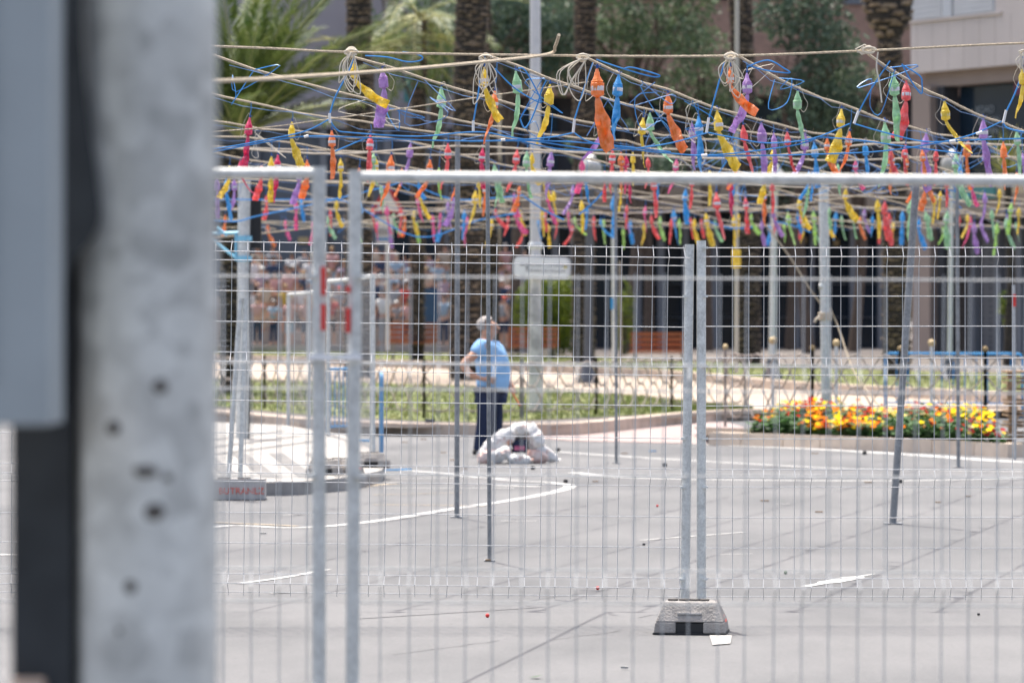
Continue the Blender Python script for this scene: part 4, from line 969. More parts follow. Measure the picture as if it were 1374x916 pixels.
# ---------------------------------------------------------------- low ornamental iron fence
M['iron'] = mat('old_iron', (.34, .29, .25), .7, .0, var=.3, vscale=10)
M['iron_l'] = mat('pipe_iron', (.30, .26, .22), .7, .1, var=.2, vscale=10)  # slightly darker iron brown for the thinner pipe
M['knob'] = mat('wooden_knob', (.50, .38, .20), .6)
def iron_section(a, c, h, label, knob=False, m='iron'):
    t = thing('iron_railing', label, 'railing', a, 'low ornamental iron railings round the lawns'); d = c - a; L = Vector((d.x, d.y)).length
    for k, p in ((0, a), (1, c)):
        MB().box(p + Vector((0, 0, h / 2)), (.042, .042, h)).build('post', M[m], t)
        if knob: MB().ball(p + Vector((0, 0, h + .035)), .042, 10, 6).build('knob', M['knob'], t, smooth=True)
    def W(u, z): q = a.lerp(c, u); return Vector((q.x, q.y, q.z + z))
    MB().tube([W(0, h * .93), W(1, h * .93)], .013, 6).build('rail', M[m], t)
    MB().tube([W(0, h * .14), W(1, h * .14)], .011, 6).build('rail', M[m], t)
    nc = max(2, round(L / .55)); z0, z1 = h * .14, h * .93
    for row in range(2):
        za = z0 + (z1 - z0) * row / 2; zb_ = z0 + (z1 - z0) * (row + 1) / 2; mid = (za + zb_) / 2; A = (zb_ - za) / 2 * 1.12
        for ph in (0, math.pi):
            pts = [W(i / (nc * 10), mid + A * math.sin(math.pi * 1.0 * i / 10 + ph + row * math.pi)) for i in range(nc * 10 + 1)]
            MB().tube(pts, .012, 5, cap=False).build('scroll', M[m], t, smooth=True)
    return t
ip = [(110, 541), (240, 548), (355, 553), (470, 560), (569, 566), (700, 566), (800, 562), (901, 556), (1000, 553)]
nm = ['left of the street pole', 'behind the street pole', 'behind the slanting tubes', 'behind the near fence tubes', 'left of the man', 'right of the man', 'right of the light pole', 'left of the flower bed']
ipw = [park(x, y - 4) for x, y in ip]
for (a, c), s_ in zip(zip(ipw, ipw[1:]), nm): iron_section(a, c, .92, 'low dark iron railing with wavy scrolls at the lawn edge, ' + s_)
jp = [(973, 578, 55.5), (1090, 584, 53.5), (1208, 588, 52.6), (1322, 592, 51.8), (1430, 597, 51)]
jw = [Vector((at0(x, Y).x, Y, .12)) for x, y, Y in jp]
nm2 = ['at its left end', 'just past the grey mast', 'behind the leaning prop', 'at the right edge']
for (a, c), s_ in zip(zip(jw, jw[1:]), nm2): iron_section(a, c, 1.12, 'taller iron railing with wooden knobs behind the flowers, ' + s_, True)
kp = [(1037, 58, .95), (1122, 60, .9), (1250, 60, .9)]
for x, Y, h in kp:
    p = Vector((at0(x, Y).x, Y, .13)); t = thing('bollard', 'slim grey post with a wooden ball top %s' % {1037: 'left of the grey mast', 1122: 'right of the grey mast', 1250: 'behind the right part of the flower bed'}[x], 'bollard', p, 'slim ball-topped posts behind the flowers')
    MB().tube([p, p + Vector((0, 0, h + .22))], .028, 10).build('shaft', M['galv'], t, smooth=True); MB().ball(p + Vector((0, 0, h + .27)), .06, 10, 6).build('knob', M['knob'], t, smooth=True)

# ---------------------------------------------------------------- blue crowd barriers
def barrier(a, c, h, label, m, n=14):
    t = thing('crowd_barrier', label, 'barrier', a, 'blue crowd barriers'); d = c - a
    def W(u, z): q = a.lerp(c, u); return Vector((q.x, q.y, q.z + z))
    MB().tube(smooth_pts([W(0, .02), W(0, .5), W(0, h - .12), W(.012, h - .03), W(.05, h), W(.3, h), W(.7, h), W(.95, h), W(.988, h - .03), W(1, h - .12), W(1, .5), W(1, .02)], 3), .02, 8).build('frame', M[m], t, smooth=True)
    MB().tube([W(0, .22), W(1, .22)], .014, 6).build('rail', M[m], t)
    for k in range(1, n): MB().tube([W(k / n, .22), W(k / n, h)], .009, 5).build('bar', M[m], t)
    u = Vector((-d.y, d.x, 0)).normalized() * .3
    for e in ((.03, .97) if n > 5 else ()): MB().tube([W(e, .02) - u, W(e, .02) + u], .014, 6).build('foot', M[m], t)
    return t
a = Vector((at0(512, 44).x, 44.0, .0)); c = Vector((at0(511.5, 46.2).x, 46.2, .0))
t = barrier(a, c, 1.04, 'blue crowd barrier seen end-on at the tip of the striped island', 'blue', 5)
p = gnd(516, 631); MB().tube([p, p + Vector((.30, 0.02, .012))], .013, 6).build('foot', M['blue'], t)
barrier(Vector((at0(438, 52).x, 52, 0)), Vector((at0(472, 52.6).x, 52.6, 0)), 1.0, 'farther blue crowd barrier glimpsed between the two near tubes', 'blue', 6)
for k, (xa, xb) in enumerate(((1188, 1372), (1378, 1560))):
    barrier(Vector((at0(xa, 61).x, 61, .13)), Vector((at0(xb, 60).x, 60, .13)), 1.0, 'light blue crowd barrier behind the flowers, ' + ('right of the leaning prop' if k == 0 else 'cut by the right edge'), 'blue', 12)

# ---------------------------------------------------------------- pallets at the right edge
M['wood'] = mat('weathered_wood', (.34, .22, .13), .85, var=.3, vscale=6, stretch=(1, 1, 8), bump=.4)
p = Vector((at0(1392, 47.6).x, 47.6, .0)); t = thing('pallet_stack', 'stack of weathered wooden pallets at the right edge of the flower bed', 'pallets', p)
for k in range(7):
    z = .17 + k * .135
    MB().box(p + Vector((0, 0, z + .055)), (.8 + random.uniform(-.03, .03), .6, .022)).build('board', M['wood'], t)
    MB().box(p + Vector((0, 0, z - .03)), (.8, .6, .02)).build('board', M['wood'], t)
    for x in (-.35, 0, .35): MB().box(p + Vector((x + random.uniform(-.02, .02), -.22, z + .01)), (.1, .1, .066)).build('spacer', M['wood'], t)
for x in (-.36, .3): MB().box(p + Vector((x, -.1, .06)), (.14, .3, .12)).build('foot', M['black'], t)

# ---------------------------------------------------------------- light pole with street sign
YL = 63.0
t = thing('light_pole', 'pale grey light pole with a small white street sign, right of the man', 'light pole', Vector((at0(718.5, YL).x, YL, .13)))
MB().tube([at(718.5, 566, YL), at(718.5, 480, YL), at(718.5, 375, YL), at(718.5, 345, YL)], [.125, .115, .095, .09], 16).build('base', mat('dappled_shade_pole', (.60, .59, .58), .7, 0, col2=(.36, .35, .35), vscale=3, thr=(.45, .6)), t, smooth=True)  # dappled shade put into the colour of the lower pole
MB().tube([at(718.5, 345, YL), at(718, -150, YL), at(718, -420, YL)], [.088, .085, .07], 16).build('shaft', mat('cream_pole', (.60, .59, .58), .6, .1, var=.06), t, smooth=True)
MB().lathe([(.10, -.03), (.125, .0), (.125, .05), (.095, .09)], at(718.5, 332, YL), 16).build('collar', M['galv'], t, smooth=True)
pth = smooth_pts([at(718, -420, YL), at(716, -470, YL), at(690, -500, YL), at(620, -510, YL)]); MB().tube(pth, .05, 8).build('arm', M['galv'], t, smooth=True)
MB().ball(at(610, -508, YL), .25, 12, 8, (1.6, .7, .3)).build('lantern', M['white'], t, smooth=True)
sg = thing('street_sign', 'small rounded white street sign with two lines of faint lettering, on the light pole', 'sign', at(727, 359, YL - .16))
def rrect(c, wd, hh, r, dep, tilt=0):
    b = MB(); vs = []
    for sx, sy, a0_ in ((1, 1, 0), (-1, 1, 90), (-1, -1, 180), (1, -1, 270)):
        for k in range(5):
            a = R(a0_ + 22.5 * k); vs.append((sx * (wd / 2 - r) + r * math.cos(a), sy * (hh / 2 - r) + r * math.sin(a)))
    n = len(vs); mt = Matrix.Rotation(tilt, 3, 'Y')
    A = [Vector(c) + mt @ Vector((x, -dep / 2, z)) for x, z in vs]; B = [Vector(c) + mt @ Vector((x, dep / 2, z)) for x, z in vs]
    b.add(A + B, [tuple(range(n)), tuple(range(n, 2 * n))[::-1]] + [(i, n + i, n + (i + 1) % n, (i + 1) % n) for i in range(n)]); return b
c0 = at(727, 359, YL - .16); tl_ = R(1.2)
rrect(c0, .94, .36, .10, .05, tl_).build('frame', mat('sign_frame', (.68, .68, .68), .5, .3), sg)
rrect(c0 + Vector((-.01, -.027, 0)), .86, .29, .06, .012, tl_).build('plate', mat('sign_white', (.86, .86, .84), .5), sg)
M['ink'] = mat('faded_ink', (.22, .22, .23), .8)
text('ATENCION A LAS SALIDAS', .062, c0 + Vector((.06, -.036, .03)), (R(90), tl_, 0), M['ink'], sg)
text('HORARIO DE PARADAS', .062, c0 + Vector((.06, -.036, -.055)), (R(90), tl_, 0), M['ink'], sg)
MB().box(c0 + Vector((-.33, -.036, .05)), (.05, .004, .03)).box(c0 + Vector((-.24, -.036, 0)), (.04, .004, .04)).build('pictogram', M['ink'], sg)
MB().box(c0 + Vector((.385, -.036, .01)), (.04, .004, .05)).build('yellow_mark', PC['Y'], sg)
for dx in (-.1, .1): MB().box(c0 + Vector((-.06 + dx * .4, .075, dx)), (.03, .13, .03)).build('bracket', M['galv'], sg)

# ---------------------------------------------------------------- pole with light blue bracket and signal on the left
YT = 50.0
t = thing('signal_pole', 'grey steel pole with light blue clamps beside the leftmost palm', 'pole', at0(327, YT))
MB().tube([at(325, 608, YT), at(327, 420, YT), at(328, 225, YT)], [.092, .085, .082], 14).build('shaft', M['galv'], t, smooth=True)
for y in (320, 347): MB().lathe([(.10, -.035), (.10, .035)], at(328, y, YT), 14).box(at(334, y, YT - .09), (.07, .05, .06)).build('clamp', M['ltblue'], t)
MB().tube([at(334, 600, YT - .1), at(337, 480, YT - .1), at(335, 380, YT - .1), at(338, 230, YT - .1)], .012, 5).build('cable', M['black'], t, smooth=True)
t = thing('truss_bracket', 'light blue steel bracket reaching left from the steel pole', 'bracket', at(300, 330, YT))
for a_, c_ in (((180, 316), (320, 312)), ((285, 322), (318, 347)), ((317, 312), (317, 350)), ((290, 305), (305, 316)), ((180, 322), (285, 322))): MB().tube([at(a_[0], a_[1], YT), at(c_[0], c_[1], YT)], .022, 4).build('bar', M['ltblue'], t)
t = thing('traffic_signal', 'black traffic signal seen from behind, right of the steel pole', 'traffic signal', at(343, 280, YT + .1))
MB().box(at(342, 283, YT + .15), (.17, .16, .98)).build('housing', M['black'], t)
for z in (.3, 0, -.3): MB().lathe([(.06, 0), (.065, .02)], at(342, 283, YT + .24) + Vector((0, 0, z)), 12).build('hood', M['black'], t)
MB().box(at(335, 260, YT + .1), (.14, .04, .04)).build('bracket', M['galv'], t)

# ---------------------------------------------------------------- globe lamps of the park
M['globe'] = mat('opal_globe', (.34, .34, .33), .35); M['dpole'] = mat('dark_grey_pole', (.10, .105, .12), .5, .2, var=.1)
for px, yb_, yt, Y, lab, m, r in ((789, 522, 228, 88, 'dark park lamp post with a bell foot and pale globe, left of the third palm', 'dpole', .10), (1036, 497, 240, 92, 'park lamp post with a round globe, between the last two slim palms', 'galv', .085), (1274, 500, 222, 92, 'park lamp post with a pale globe, right of the flared palm', 'galv', .06)):
    zg = zf(Y); a = Vector((at0(px, Y).x, Y, zg)); top_ = at(px + 3, yt, Y); t = thing('lamp_post', lab, 'lamp post', a, 'globe lamp posts in the park')
    MB().tube([a, a + Vector((0, 0, .25)), Vector((a.x, a.y, a.z + .5)), Vector((top_.x, Y, top_.z - .3))], [r * 1.5, r * 1.4, r, r * .9], 12).build('post', M[m], t, smooth=True)
    MB().lathe([(.26, 0), (.25, .10), (.17, .22), (.13, .5)], a, 16).build('foot', M['dpole'], t, smooth=True)
    MB().ball(top_, .27, 18, 12, (1, 1, 1.05)).build('globe', M['globe'], t, smooth=True); MB().lathe([(.09, 0), (.14, .08)], top_ + Vector((0, 0, -.36)), 12).build('holder', M[m], t)
    MB().lathe([(.13, 0), (.03, .09)], top_ + Vector((0, 0, .29)), 12).build('cap', M['galv'], t)
t = thing('sign_post', 'slim cream post with a small yellow sign right of the concrete block posts', 'sign post', at0(988, 75))
MB().tube([at(988, 500, 75), at(989, -120, 75)], .045, 10).build('post', mat('cream_post', (.42, .40, .35), .6), t, smooth=True); MB().box(at(988, 347, 74.93), (.17, .02, .36)).build('plate', PC['Y'], t)
t = thing('pipe_post', 'thin double pipe with blue and white bands right of the third palm', 'post', at0(825, 84))
MB().tube([at(824, 500, 84), at(823, 300, 84)], .045, 8).build('pipe', M['galv'], t, smooth=True); MB().tube([at(833, 490, 84), at(832, 350, 84)], .03, 8).build('pipe', M['iron_l'], t, smooth=True)
MB().tube([at(821, 415, 83.9), at(821, 400, 83.9)], .035, 8).build('blue_band', M['blue'], t)
# road signs behind the second tube
YR = 100
t = thing('road_sign', 'red-edged triangle sign above a white and blue panel, right of the near tubes', 'road sign', at0(520, YR))
MB().tube([at(520, 470, YR), at(520, 255, YR)], .05, 8).build('post', M['galv'], t, smooth=True)
A = [at(x, y, YR - .1) for x, y in ((496, 286), (544, 286), (520, 244))]; b = MB().add(A + [p + Vector((0, .03, 0)) for p in A], [(0, 1, 2), (5, 4, 3), (0, 3, 4, 1), (1, 4, 5, 2), (2, 5, 3, 0)]); b.build('triangle', mat('sign_red', (.55, .05, .05), .5), t)
A = [at(x, y, YR - .12) for x, y in ((505, 281), (535, 281), (520, 254))]; MB().add(A, [(0, 1, 2)]).build('triangle_face', M['white'], t)
MB().box(at(516, 309, YR - .12), (.44, .03, .72)).build('panel', M['white'], t); MB().box(at(516, 321, YR - .15), (.42, .02, .06)).build('blue_strip', M['blue'], t)
for k in range(5): MB().box(at(508 + k * 4, 311, YR - .15), (.03, .02, .16)).build('figure_mark', M['ink'], t)

# ---------------------------------------------------------------- palms
M['bark'] = mat('palm_bark', (.014, .012, .011), .95, col2=(.06, .048, .038), vscale=7, detail=6, stretch=(1, 1, 3), bump=.8, bscale=20)
M['scale'] = mat('palm_leaf_bases', (.34, .26, .19), .9, col2=(.07, .052, .04), vscale=5, bump=.5)
M['scale_d'] = mat('dark_leaf_bases', (.32, .25, .19), .9, col2=(.03, .025, .02), vscale=6, bump=.5)
M['frond'] = mat('palm_frond', (.03, .075, .018), .5, col2=(.17, .21, .06), vscale=2.5, transl=.25)
M['frond_y'] = mat('palm_frond_yellow', (.28, .26, .07), .6, col2=(.10, .15, .035), vscale=1.4, transl=.3)
M['rachis'] = mat('palm_rachis', (.30, .30, .12), .6, var=.2)
def frond_mesh(L, droop, curl, seed, leafl=.42, n=46, m='frond'):
    rnd = random.Random(seed); b = MB(); N = 14; pts = []
    for i in range(N + 1):
        u = i / N; a = curl - droop * u; 
        pts.append(Vector((0, 0, 0)) if i == 0 else pts[-1] + Vector((math.cos(a), 0, math.sin(a))) * L / N)
    b.tube(pts, [.035 * (1 - .85 * i / N) for i in range(N + 1)], 5, mi=1, cap=False)
    for k in range(n):
        u = .13 + .86 * (k + rnd.random() * .5) / n; f = u * N; i = min(N - 1, int(f)); p = pts[i].lerp(pts[i + 1], f - i); d = (pts[i + 1] - pts[i]).normalized()
        ll = leafl * (1 - .55 * abs(u - .45) * 1.3) * rnd.uniform(.8, 1.15)
        for s in (-1, 1):
            up = Vector((-d.z, 0, d.x)); w_ = (d * rnd.uniform(.5, .85) + Vector((0, s, 0)) * rnd.uniform(.5, .8) + up * rnd.uniform(-.05, .45)).normalized()
            side = w_.cross(up).normalized() * .021; tip = p + w_ * ll + Vector((0, 0, -.07 * ll / .4)); md = p + w_ * ll * .5
            b.add([p, md + side, tip, md - side], [(0, 1, 2, 3)], 0)
    o = b.build('tmp', [M[m], M['rachis']]); me = o.data; bpy.data.objects.remove(o); return me
FR = [frond_mesh(3.4, d, c, s) for d, c, s in ((1.2, .4, 1), (1.7, .7, 2), (.8, .3, 3), (2.2, 1.0, 4))]
FRY = [frond_mesh(2.6, 1.3, .35, 9, .5, 50, 'frond_y'), frond_mesh(2.4, .9, .2, 10, .5, 50, 'frond_y')]
def trunk(t, base, topz, r0, r1, dens=1.0, flare=None, stubs=True, bulge=0):
    """ringed trunk: a lobed shaft with overlapping cut leaf bases standing proud of it"""
    H = topz - base.z; b = MB(); N = int(H / .16); n = 18; pts = []
    lean = Vector((random.uniform(-.012, .012), 0, 0))
    vs = []
    for i in range(N + 1):
        u = i / N; z = base.z + H * u; r = r0 + (r1 - r0) * u
        if flare and z > flare[0]: r *= 1 + flare[1] * min(1, (z - flare[0]) / .5)
        for k in range(n):
            a = 2 * math.pi * k / n; rr_ = r * (1 + (.045 if i % 2 else -.03) + random.uniform(-.03, .03))
            vs.append(Vector((base.x + rr_ * math.cos(a), base.y + rr_ * math.sin(a), z)) + lean * (z * z * .2))
    b.add(vs, [(i * n + k, i * n + (k + 1) % n, (i + 1) * n + (k + 1) % n, (i + 1) * n + k) for i in range(N) for k in range(n)] + [tuple(N * n + k for k in range(n))])
    b.build('trunk', M['bark'], t)
    sb = MB(); z = base.z + .05; row = 0
    while z < topz:
        u = (z - base.z) / H; r = r0 + (r1 - r0) * u
        big = 1.0
        if flare and z > flare[0]: r *= 1 + flare[1] * min(1, (z - flare[0]) / .5); big = 1.7
        m_ = 9 if big == 1 else 8
        for k in range(m_):
            a = 2 * math.pi * (k + (row % 2) * .5 + random.uniform(-.12, .12)) / m_
            if math.sin(a) > .45: continue
            w_ = 2 * math.pi * r / m_ * random.uniform(.36, .5); h = random.uniform(.018, .055) * (2.2 if big > 1 else 1) * dens; o_ = random.uniform(.015, .065) * big; w_ *= random.uniform(.8, 1.35)
            c = Vector((base.x + (r - .01) * math.cos(a), base.y + (r - .01) * math.sin(a), z + random.uniform(-.055, .055))) + lean * (z * z * .2); tg = Vector((-math.sin(a), math.cos(a), 0)); nr_ = Vector((math.cos(a), math.sin(a), 0)); up = Vector((0, 0, 1))
            A = [c - tg * w_ - up * h * .3, c + tg * w_ - up * h * .3, c + tg * w_ * .7 + up * h, c - tg * w_ * .7 + up * h]
            B = [c - tg * w_ * .8 + nr_ * o_ + up * h * .2, c + tg * w_ * .8 + nr_ * o_ + up * h * .2, c + tg * w_ * .5 + nr_ * o_ * 1.2 + up * h * .95, c - tg * w_ * .5 + nr_ * o_ * 1.2 + up * h * .95]
            sb.add(A + B, [(4, 5, 6, 7), (0, 1, 5, 4), (1, 2, 6, 5), (2, 3, 7, 6), (3, 0, 4, 7)])
        z += .115 * (1.5 if big > 1 else 1); row += 1
    sb.build('leaf_bases', M['scale'] if flare else M['scale_d'], t, kind='stuff')
def crown(t, c, n, meshes, scale=1.0, spread=(0, 6.283), up=(-.5, .9), names='frond', seed=0):
    rnd = random.Random(seed)
    for k in range(n):
        o = link(names, rnd.choice(meshes), t); az = spread[0] + (spread[1] - spread[0]) * (k + rnd.uniform(0, .7)) / n
        o.location = c - Vector(ORG[t.name]); o.rotation_euler = (rnd.uniform(-.3, .3), -rnd.uniform(*up), az); s = scale * rnd.uniform(.85, 1.15); o.scale = (s, s, s)
def palm(px, Y, topz, r0, r1, label, crown_n=16, flare=None, yb=None):
    a = Vector((at0(px, Y).x, Y, zf(Y) - .02)); t = thing('palm_tree', label, 'palm tree', a, 'tall palms in the park')
    trunk(t, a, topz, r0, r1, flare=flare); crown(t, Vector((a.x, a.y, topz)), crown_n, FR, 1.05, up=(-.15, 1.1), seed=int(px))
    return t
palm(481, 95, 12.2, .34, .28, 'slim dark palm trunk behind the two near fence tubes', yb=480)
palm(625, 92, 12.6, .37, .37, 'thick dark palm trunk just left of the man', yb=480)
palm(657, 118, 12.6, .30, .26, 'darker palm trunk standing half hidden behind the thick one')
palm(783, 108, 13.6, .31, .29, 'palm trunk right of the light pole, in front of the shops')
palm(1004, 108, 14.2, .34, .30, 'palm trunk right of the concrete block posts')
t = palm(1203, 96, 10.9, .34, .27, 'palm with a flared top of cut leaf bases near the beige building', flare=(8.7, 1.05))
# short palm with its crown in view
Yq = 78; a = Vector((at0(312, Yq).x, Yq, zf(Yq))); t = thing('palm_tree', 'short bushy palm beside the street pole with its green crown in view', 'palm tree', a)
trunk(t, a, 5.2, .25, .24); rnd = random.Random(8); cpt = Vector((a.x + .1, a.y, 5.35))
FS = [frond_mesh(3.6, .5, .0, 21, .6, 95), frond_mesh(3.4, .8, .05, 22, .6, 95), frond_mesh(3.8, .3, .0, 23, .45, 60)]
for k in range(44):
    o = link('frond', rnd.choice(FS), t); az = rnd.uniform(-3.14, 3.14); el = rnd.uniform(.75, 1.5) if k < 34 else rnd.uniform(.45, .9)
    o.location = cpt - a; o.rotation_euler = (0, 0, 0); o.rotation_mode = 'XYZ'; o.rotation_euler = (rnd.uniform(-.6, .6), -el, az); s = rnd.uniform(.8, 1.1); o.scale = (s, s, s)
for az, el, s_ in ((.1, .95, 1.0), (.0, .6, .8), (-.3, 1.2, 1.1), (.4, .75, .9), (-.1, .5, .7), (.2, 1.35, 1.1), (3.0, .8, 1), (-.2, .78, 1.15)):
    o = link('frond', FS[0], t); o.location = cpt - a; o.rotation_euler = (0, -el, az); o.scale = (s_, s_, s_)
# low palm behind whose yellow-green fronds reach right
Yq = 99; a = Vector((at0(487, Yq).x, Yq, zf(Yq))); t = thing('palm_tree', 'smaller palm behind the slim trunk with yellow-green fronds reaching right', 'palm tree', a)
trunk(t, a, 8.3, .22, .22); c = Vector((a.x + .25, a.y - .2, 8.5))
for k, (az, el, s_) in enumerate(((0, .15, 1.0), (.1, .45, .9), (-.2, .0, .9), (.2, .75, .9), (-.1, -.25, .7), (3.1, .4, .8), (2.9, .0, .7), (-1.2, .3, .8), (1.4, .4, .8), (.05, .3, 1.15))):
    o = link('frond', FRY[k % 2], t); o.location = c - a; o.rotation_euler = (0, -el, az); o.scale = (s_,) * 3
Yq = 112; a = Vector((at0(560, Yq).x, Yq, zf(Yq))); t = thing('palm_tree', 'pale hazy palm farther back between the slim and the thick trunk', 'palm tree', a)
trunk(t, a, 10.4, .2, .2); crown(t, Vector((a.x, a.y, 10.5)), 22, FR, 1.0, up=(-1.1, .3), seed=5)
# spiky yucca near the right edge
a = Vector((at0(1352, 100).x, 100, .4)); t = thing('yucca_plant', 'spiky yellow-green plant in front of the dark shop near the right edge', 'plant', a)
MB().tube([a, a + Vector((.1, 0, 2.2)), a + Vector((0, 0, 4.9))], [.14, .11, .10], 8).build('stem', M['bark'], t, smooth=True)
b = MB(); rnd = random.Random(4)
for _ in range(110):
    az, el = rnd.uniform(0, 6.28), rnd.uniform(-.3, 1.5); d = Vector((math.cos(az) * math.cos(el), math.sin(az) * math.cos(el), math.sin(el))); c = a + Vector((0, 0, 5.0)); w_ = d.cross(Vector((0, 0, 1))).normalized() * .025; L = rnd.uniform(.8, 1.5)
    b.add([c - w_, c + w_, c + d * L * .6 + w_ * .8, c + d * L, c + d * L * .6 - w_ * .8], [(0, 1, 2, 3, 4)])
b.build('blades', M['frond_y'], t, kind='stuff')

# ---------------------------------------------------------------- broadleaf trees and bushes
M['leafA'] = mat('tree_leaves', (.07, .12, .07), .65, col2=(.16, .22, .11), vscale=1.6, transl=.25)
M['leafB'] = mat('tree_leaves_dark', (.055, .10, .075), .65, col2=(.13, .19, .12), vscale=1.6, transl=.2)
M['branch'] = mat('branch_bark', (.10, .075, .06), .9, var=.25)
M['bush'] = mat('bush_leaves', (.05, .11, .015), .6, col2=(.24, .28, .02), vscale=5, transl=.25)
def leafcloud(b, c, rx, ry, rz, n, size, rnd, thr=-.12, fq=.55):
    k = 0; tries = 0
    while k < n and tries < n * 6:
        tries += 1
        v = Vector((rnd.uniform(-1, 1), rnd.uniform(-1, 1), rnd.uniform(-1, 1)))
        if v.length > 1: continue
        p = c + Vector((v.x * rx, v.y * ry, v.z * rz))
        if noise.noise(p * fq) + .35 * noise.noise(p * fq * 3.1) < thr + .25 * (v.length - .5): continue
        d = Vector((rnd.gauss(0, 1), rnd.gauss(0, 1), rnd.gauss(0, 1))).normalized(); e = d.cross(Vector((rnd.gauss(0, 1), rnd.gauss(0, 1), rnd.gauss(0, 1)))).normalized(); s = size * rnd.uniform(.6, 1.3)
        b.add([p - d * s, p + e * s * .5, p + d * s, p - e * s * .5], [(0, 1, 2, 3)]); k += 1
def tree(px, Y, cz, rx, rz, n, label, m, seed, base=.5):
    rnd = random.Random(seed); a = Vector((at0(px, Y).x, Y, base)); t = thing('broadleaf_tree', label, 'tree', a, 'broadleaf trees in front of the buildings')
    b = MB(); top = Vector((a.x + rnd.uniform(-.4, .4), Y, cz - rz * .3)); b.tube(smooth_pts([a, a.lerp(top, .5) + Vector((rnd.uniform(-.3, .3), 0, 0)), top], 5), [.2 - .01 * i for i in range(11)], 8)
    for k in range(13):
        s = a.lerp(top, rnd.uniform(.45, 1)); e = Vector((a.x + rnd.uniform(-1, 1) * rx * .9, Y + rnd.uniform(-1, 1) * rx * .5, cz + rnd.uniform(-.5, .9) * rz)); m_ = s.lerp(e, .5) + Vector((rnd.uniform(-.5, .5), 0, rnd.uniform(0, .6)))
        b.tube(smooth_pts([s, m_, e], 3), [.075, .065, .055, .045, .035, .025, .015], 5)
        for _ in range(3):
            s2 = m_.lerp(e, rnd.random()); b.tube([s2, s2 + Vector((rnd.uniform(-1, 1), rnd.uniform(-.6, .6), rnd.uniform(-.5, .9)))], [.025, .008], 4)
    b.build('trunk', M['branch'], t, smooth=True); c = MB(); leafcloud(c, Vector((a.x, Y, cz)), rx, rx * .6, rz, n, .11, rnd)
    c.build('crown', M[m], t, kind='stuff')
tree(690, 128, 11.5, 2.3, 2.6, 4800, 'bluish-green tree behind the light pole', 'leafB', 1)
tree(840, 130, 11.3, 3.4, 2.8, 8200, 'broad leafy tree between the third palm and the slim cream post', 'leafA', 2)
tree(950, 134, 9.6, 1.6, 2.2, 1500, 'thin airy tree left of the slim cream post', 'leafA', 3)
tree(1085, 126, 10.2, 2.1, 3.4, 5600, 'tall dense tree in front of the brown facade', 'leafB', 4)
tree(1145, 130, 8.6, 1.5, 1.7, 1500, 'small light tree left of the flared palm', 'leafA', 6)
tree(585, 136, 12.0, 3.0, 2.6, 3500, 'grey-green tree far behind the yellow palm fronds', 'leafA', 8)
tree(1060, 138, 6.6, 1.9, 1.5, 2600, 'low dark tree under the tall dense one', 'leafB', 12)
tree(870, 137, 7.6, 3.2, 1.2, 3000, 'low shaded tree in front of the shop gallery', 'leafB', 13)
def bush(px, py, Y, rx, rz, n, label, seed):
    c = at(px, py, Y); t = thing('bush', label, 'bush', Vector((c.x, Y, zf(Y)))); b = MB(); rnd = random.Random(seed); leafcloud(b, c, rx, rx * .8, rz, n, .06, rnd, -.35, 1.5); b.build('foliage', M['bush'], t, kind='stuff')
    MB().tube([Vector((c.x, Y, zf(Y))), c], .06, 6).build('stem', M['branch'], t)
bush(742, 418, 116, 1.25, 1.35, 7500, 'green bush with yellow leaf tips behind the light pole', 1)
bush(838, 425, 121, .35, 1.3, 900, 'narrow green bush right of the third palm', 2)
bush(1350, 410, 110, .25, .6, 250, 'small green sprig beside the pale slim pole', 3)
bush(8, 570, 70, .5, .9, 1500, 'dark green shrub glimpsed at the far left edge', 5)

# ---------------------------------------------------------------- benches
M['bench'] = mat('bench_wood', (.36, .115, .045), .6, var=.25, vscale=5, stretch=(1, 8, 8))
def bench(pxa, pxb, ytop, Y, label, fx=0.0):
    xa, xb = at0(pxa, Y).x, at0(pxb, Y).x; z0 = zf(Y); t = thing('park_bench', label, 'bench', Vector(((xa + xb) / 2, Y, z0)), 'wooden park benches'); L = xb - xa; cx_ = (xa + xb) / 2; zt = at(0, ytop, Y).z
    for k in range(4): MB().box((cx_, Y + .03 * k * 0 + .25 - .03 * k, zt - .07 - k * .15), (L, .03, .10)).build('slat', M['bench'], t)
    for k in range(4): MB().box((cx_ - .08, Y - .02 - k * .12, zt - .60), (L, .10, .035)).build('slat', M['bench'], t)
    for x in (xa + .12, xb - .12):
        MB().box((x, Y + .29, (zt + z0) / 2 - .03), (.05, .05, zt - z0 - .06)).build('leg', M['iron'], t); MB().box((x, Y - .36, (zt - .6 + z0) / 2), (.05, .05, zt - .62 - z0)).build('leg', M['iron'], t)
bench(522, 588, 432, 112, 'orange-brown wooden bench on the left, in front of the navy banner')
bench(682, 750, 438, 112, 'wooden bench half hidden behind the light pole')
bench(846, 921, 445, 110, 'wooden bench left of the concrete block posts')
t = thing('banner_board', 'navy banner board with a yellow emblem above the left bench', 'banner', at(572, 410, 118)); MB().box(at(571, 410, 118), (.78, .06, 1.1)).build('board', mat('navy_board', (.03, .07, .16), .6, var=.2, vscale=3), t); MB().ball(at(557, 402, 117.9), .11, 10, 8, (1, .2, 1.5)).build('emblem', PC['Y'], t)
for x in (-.3, .3): MB().box(at(571, 445, 118) + Vector((x, 0, -.1)), (.05, .05, .9)).build('leg', M['iron'], t)

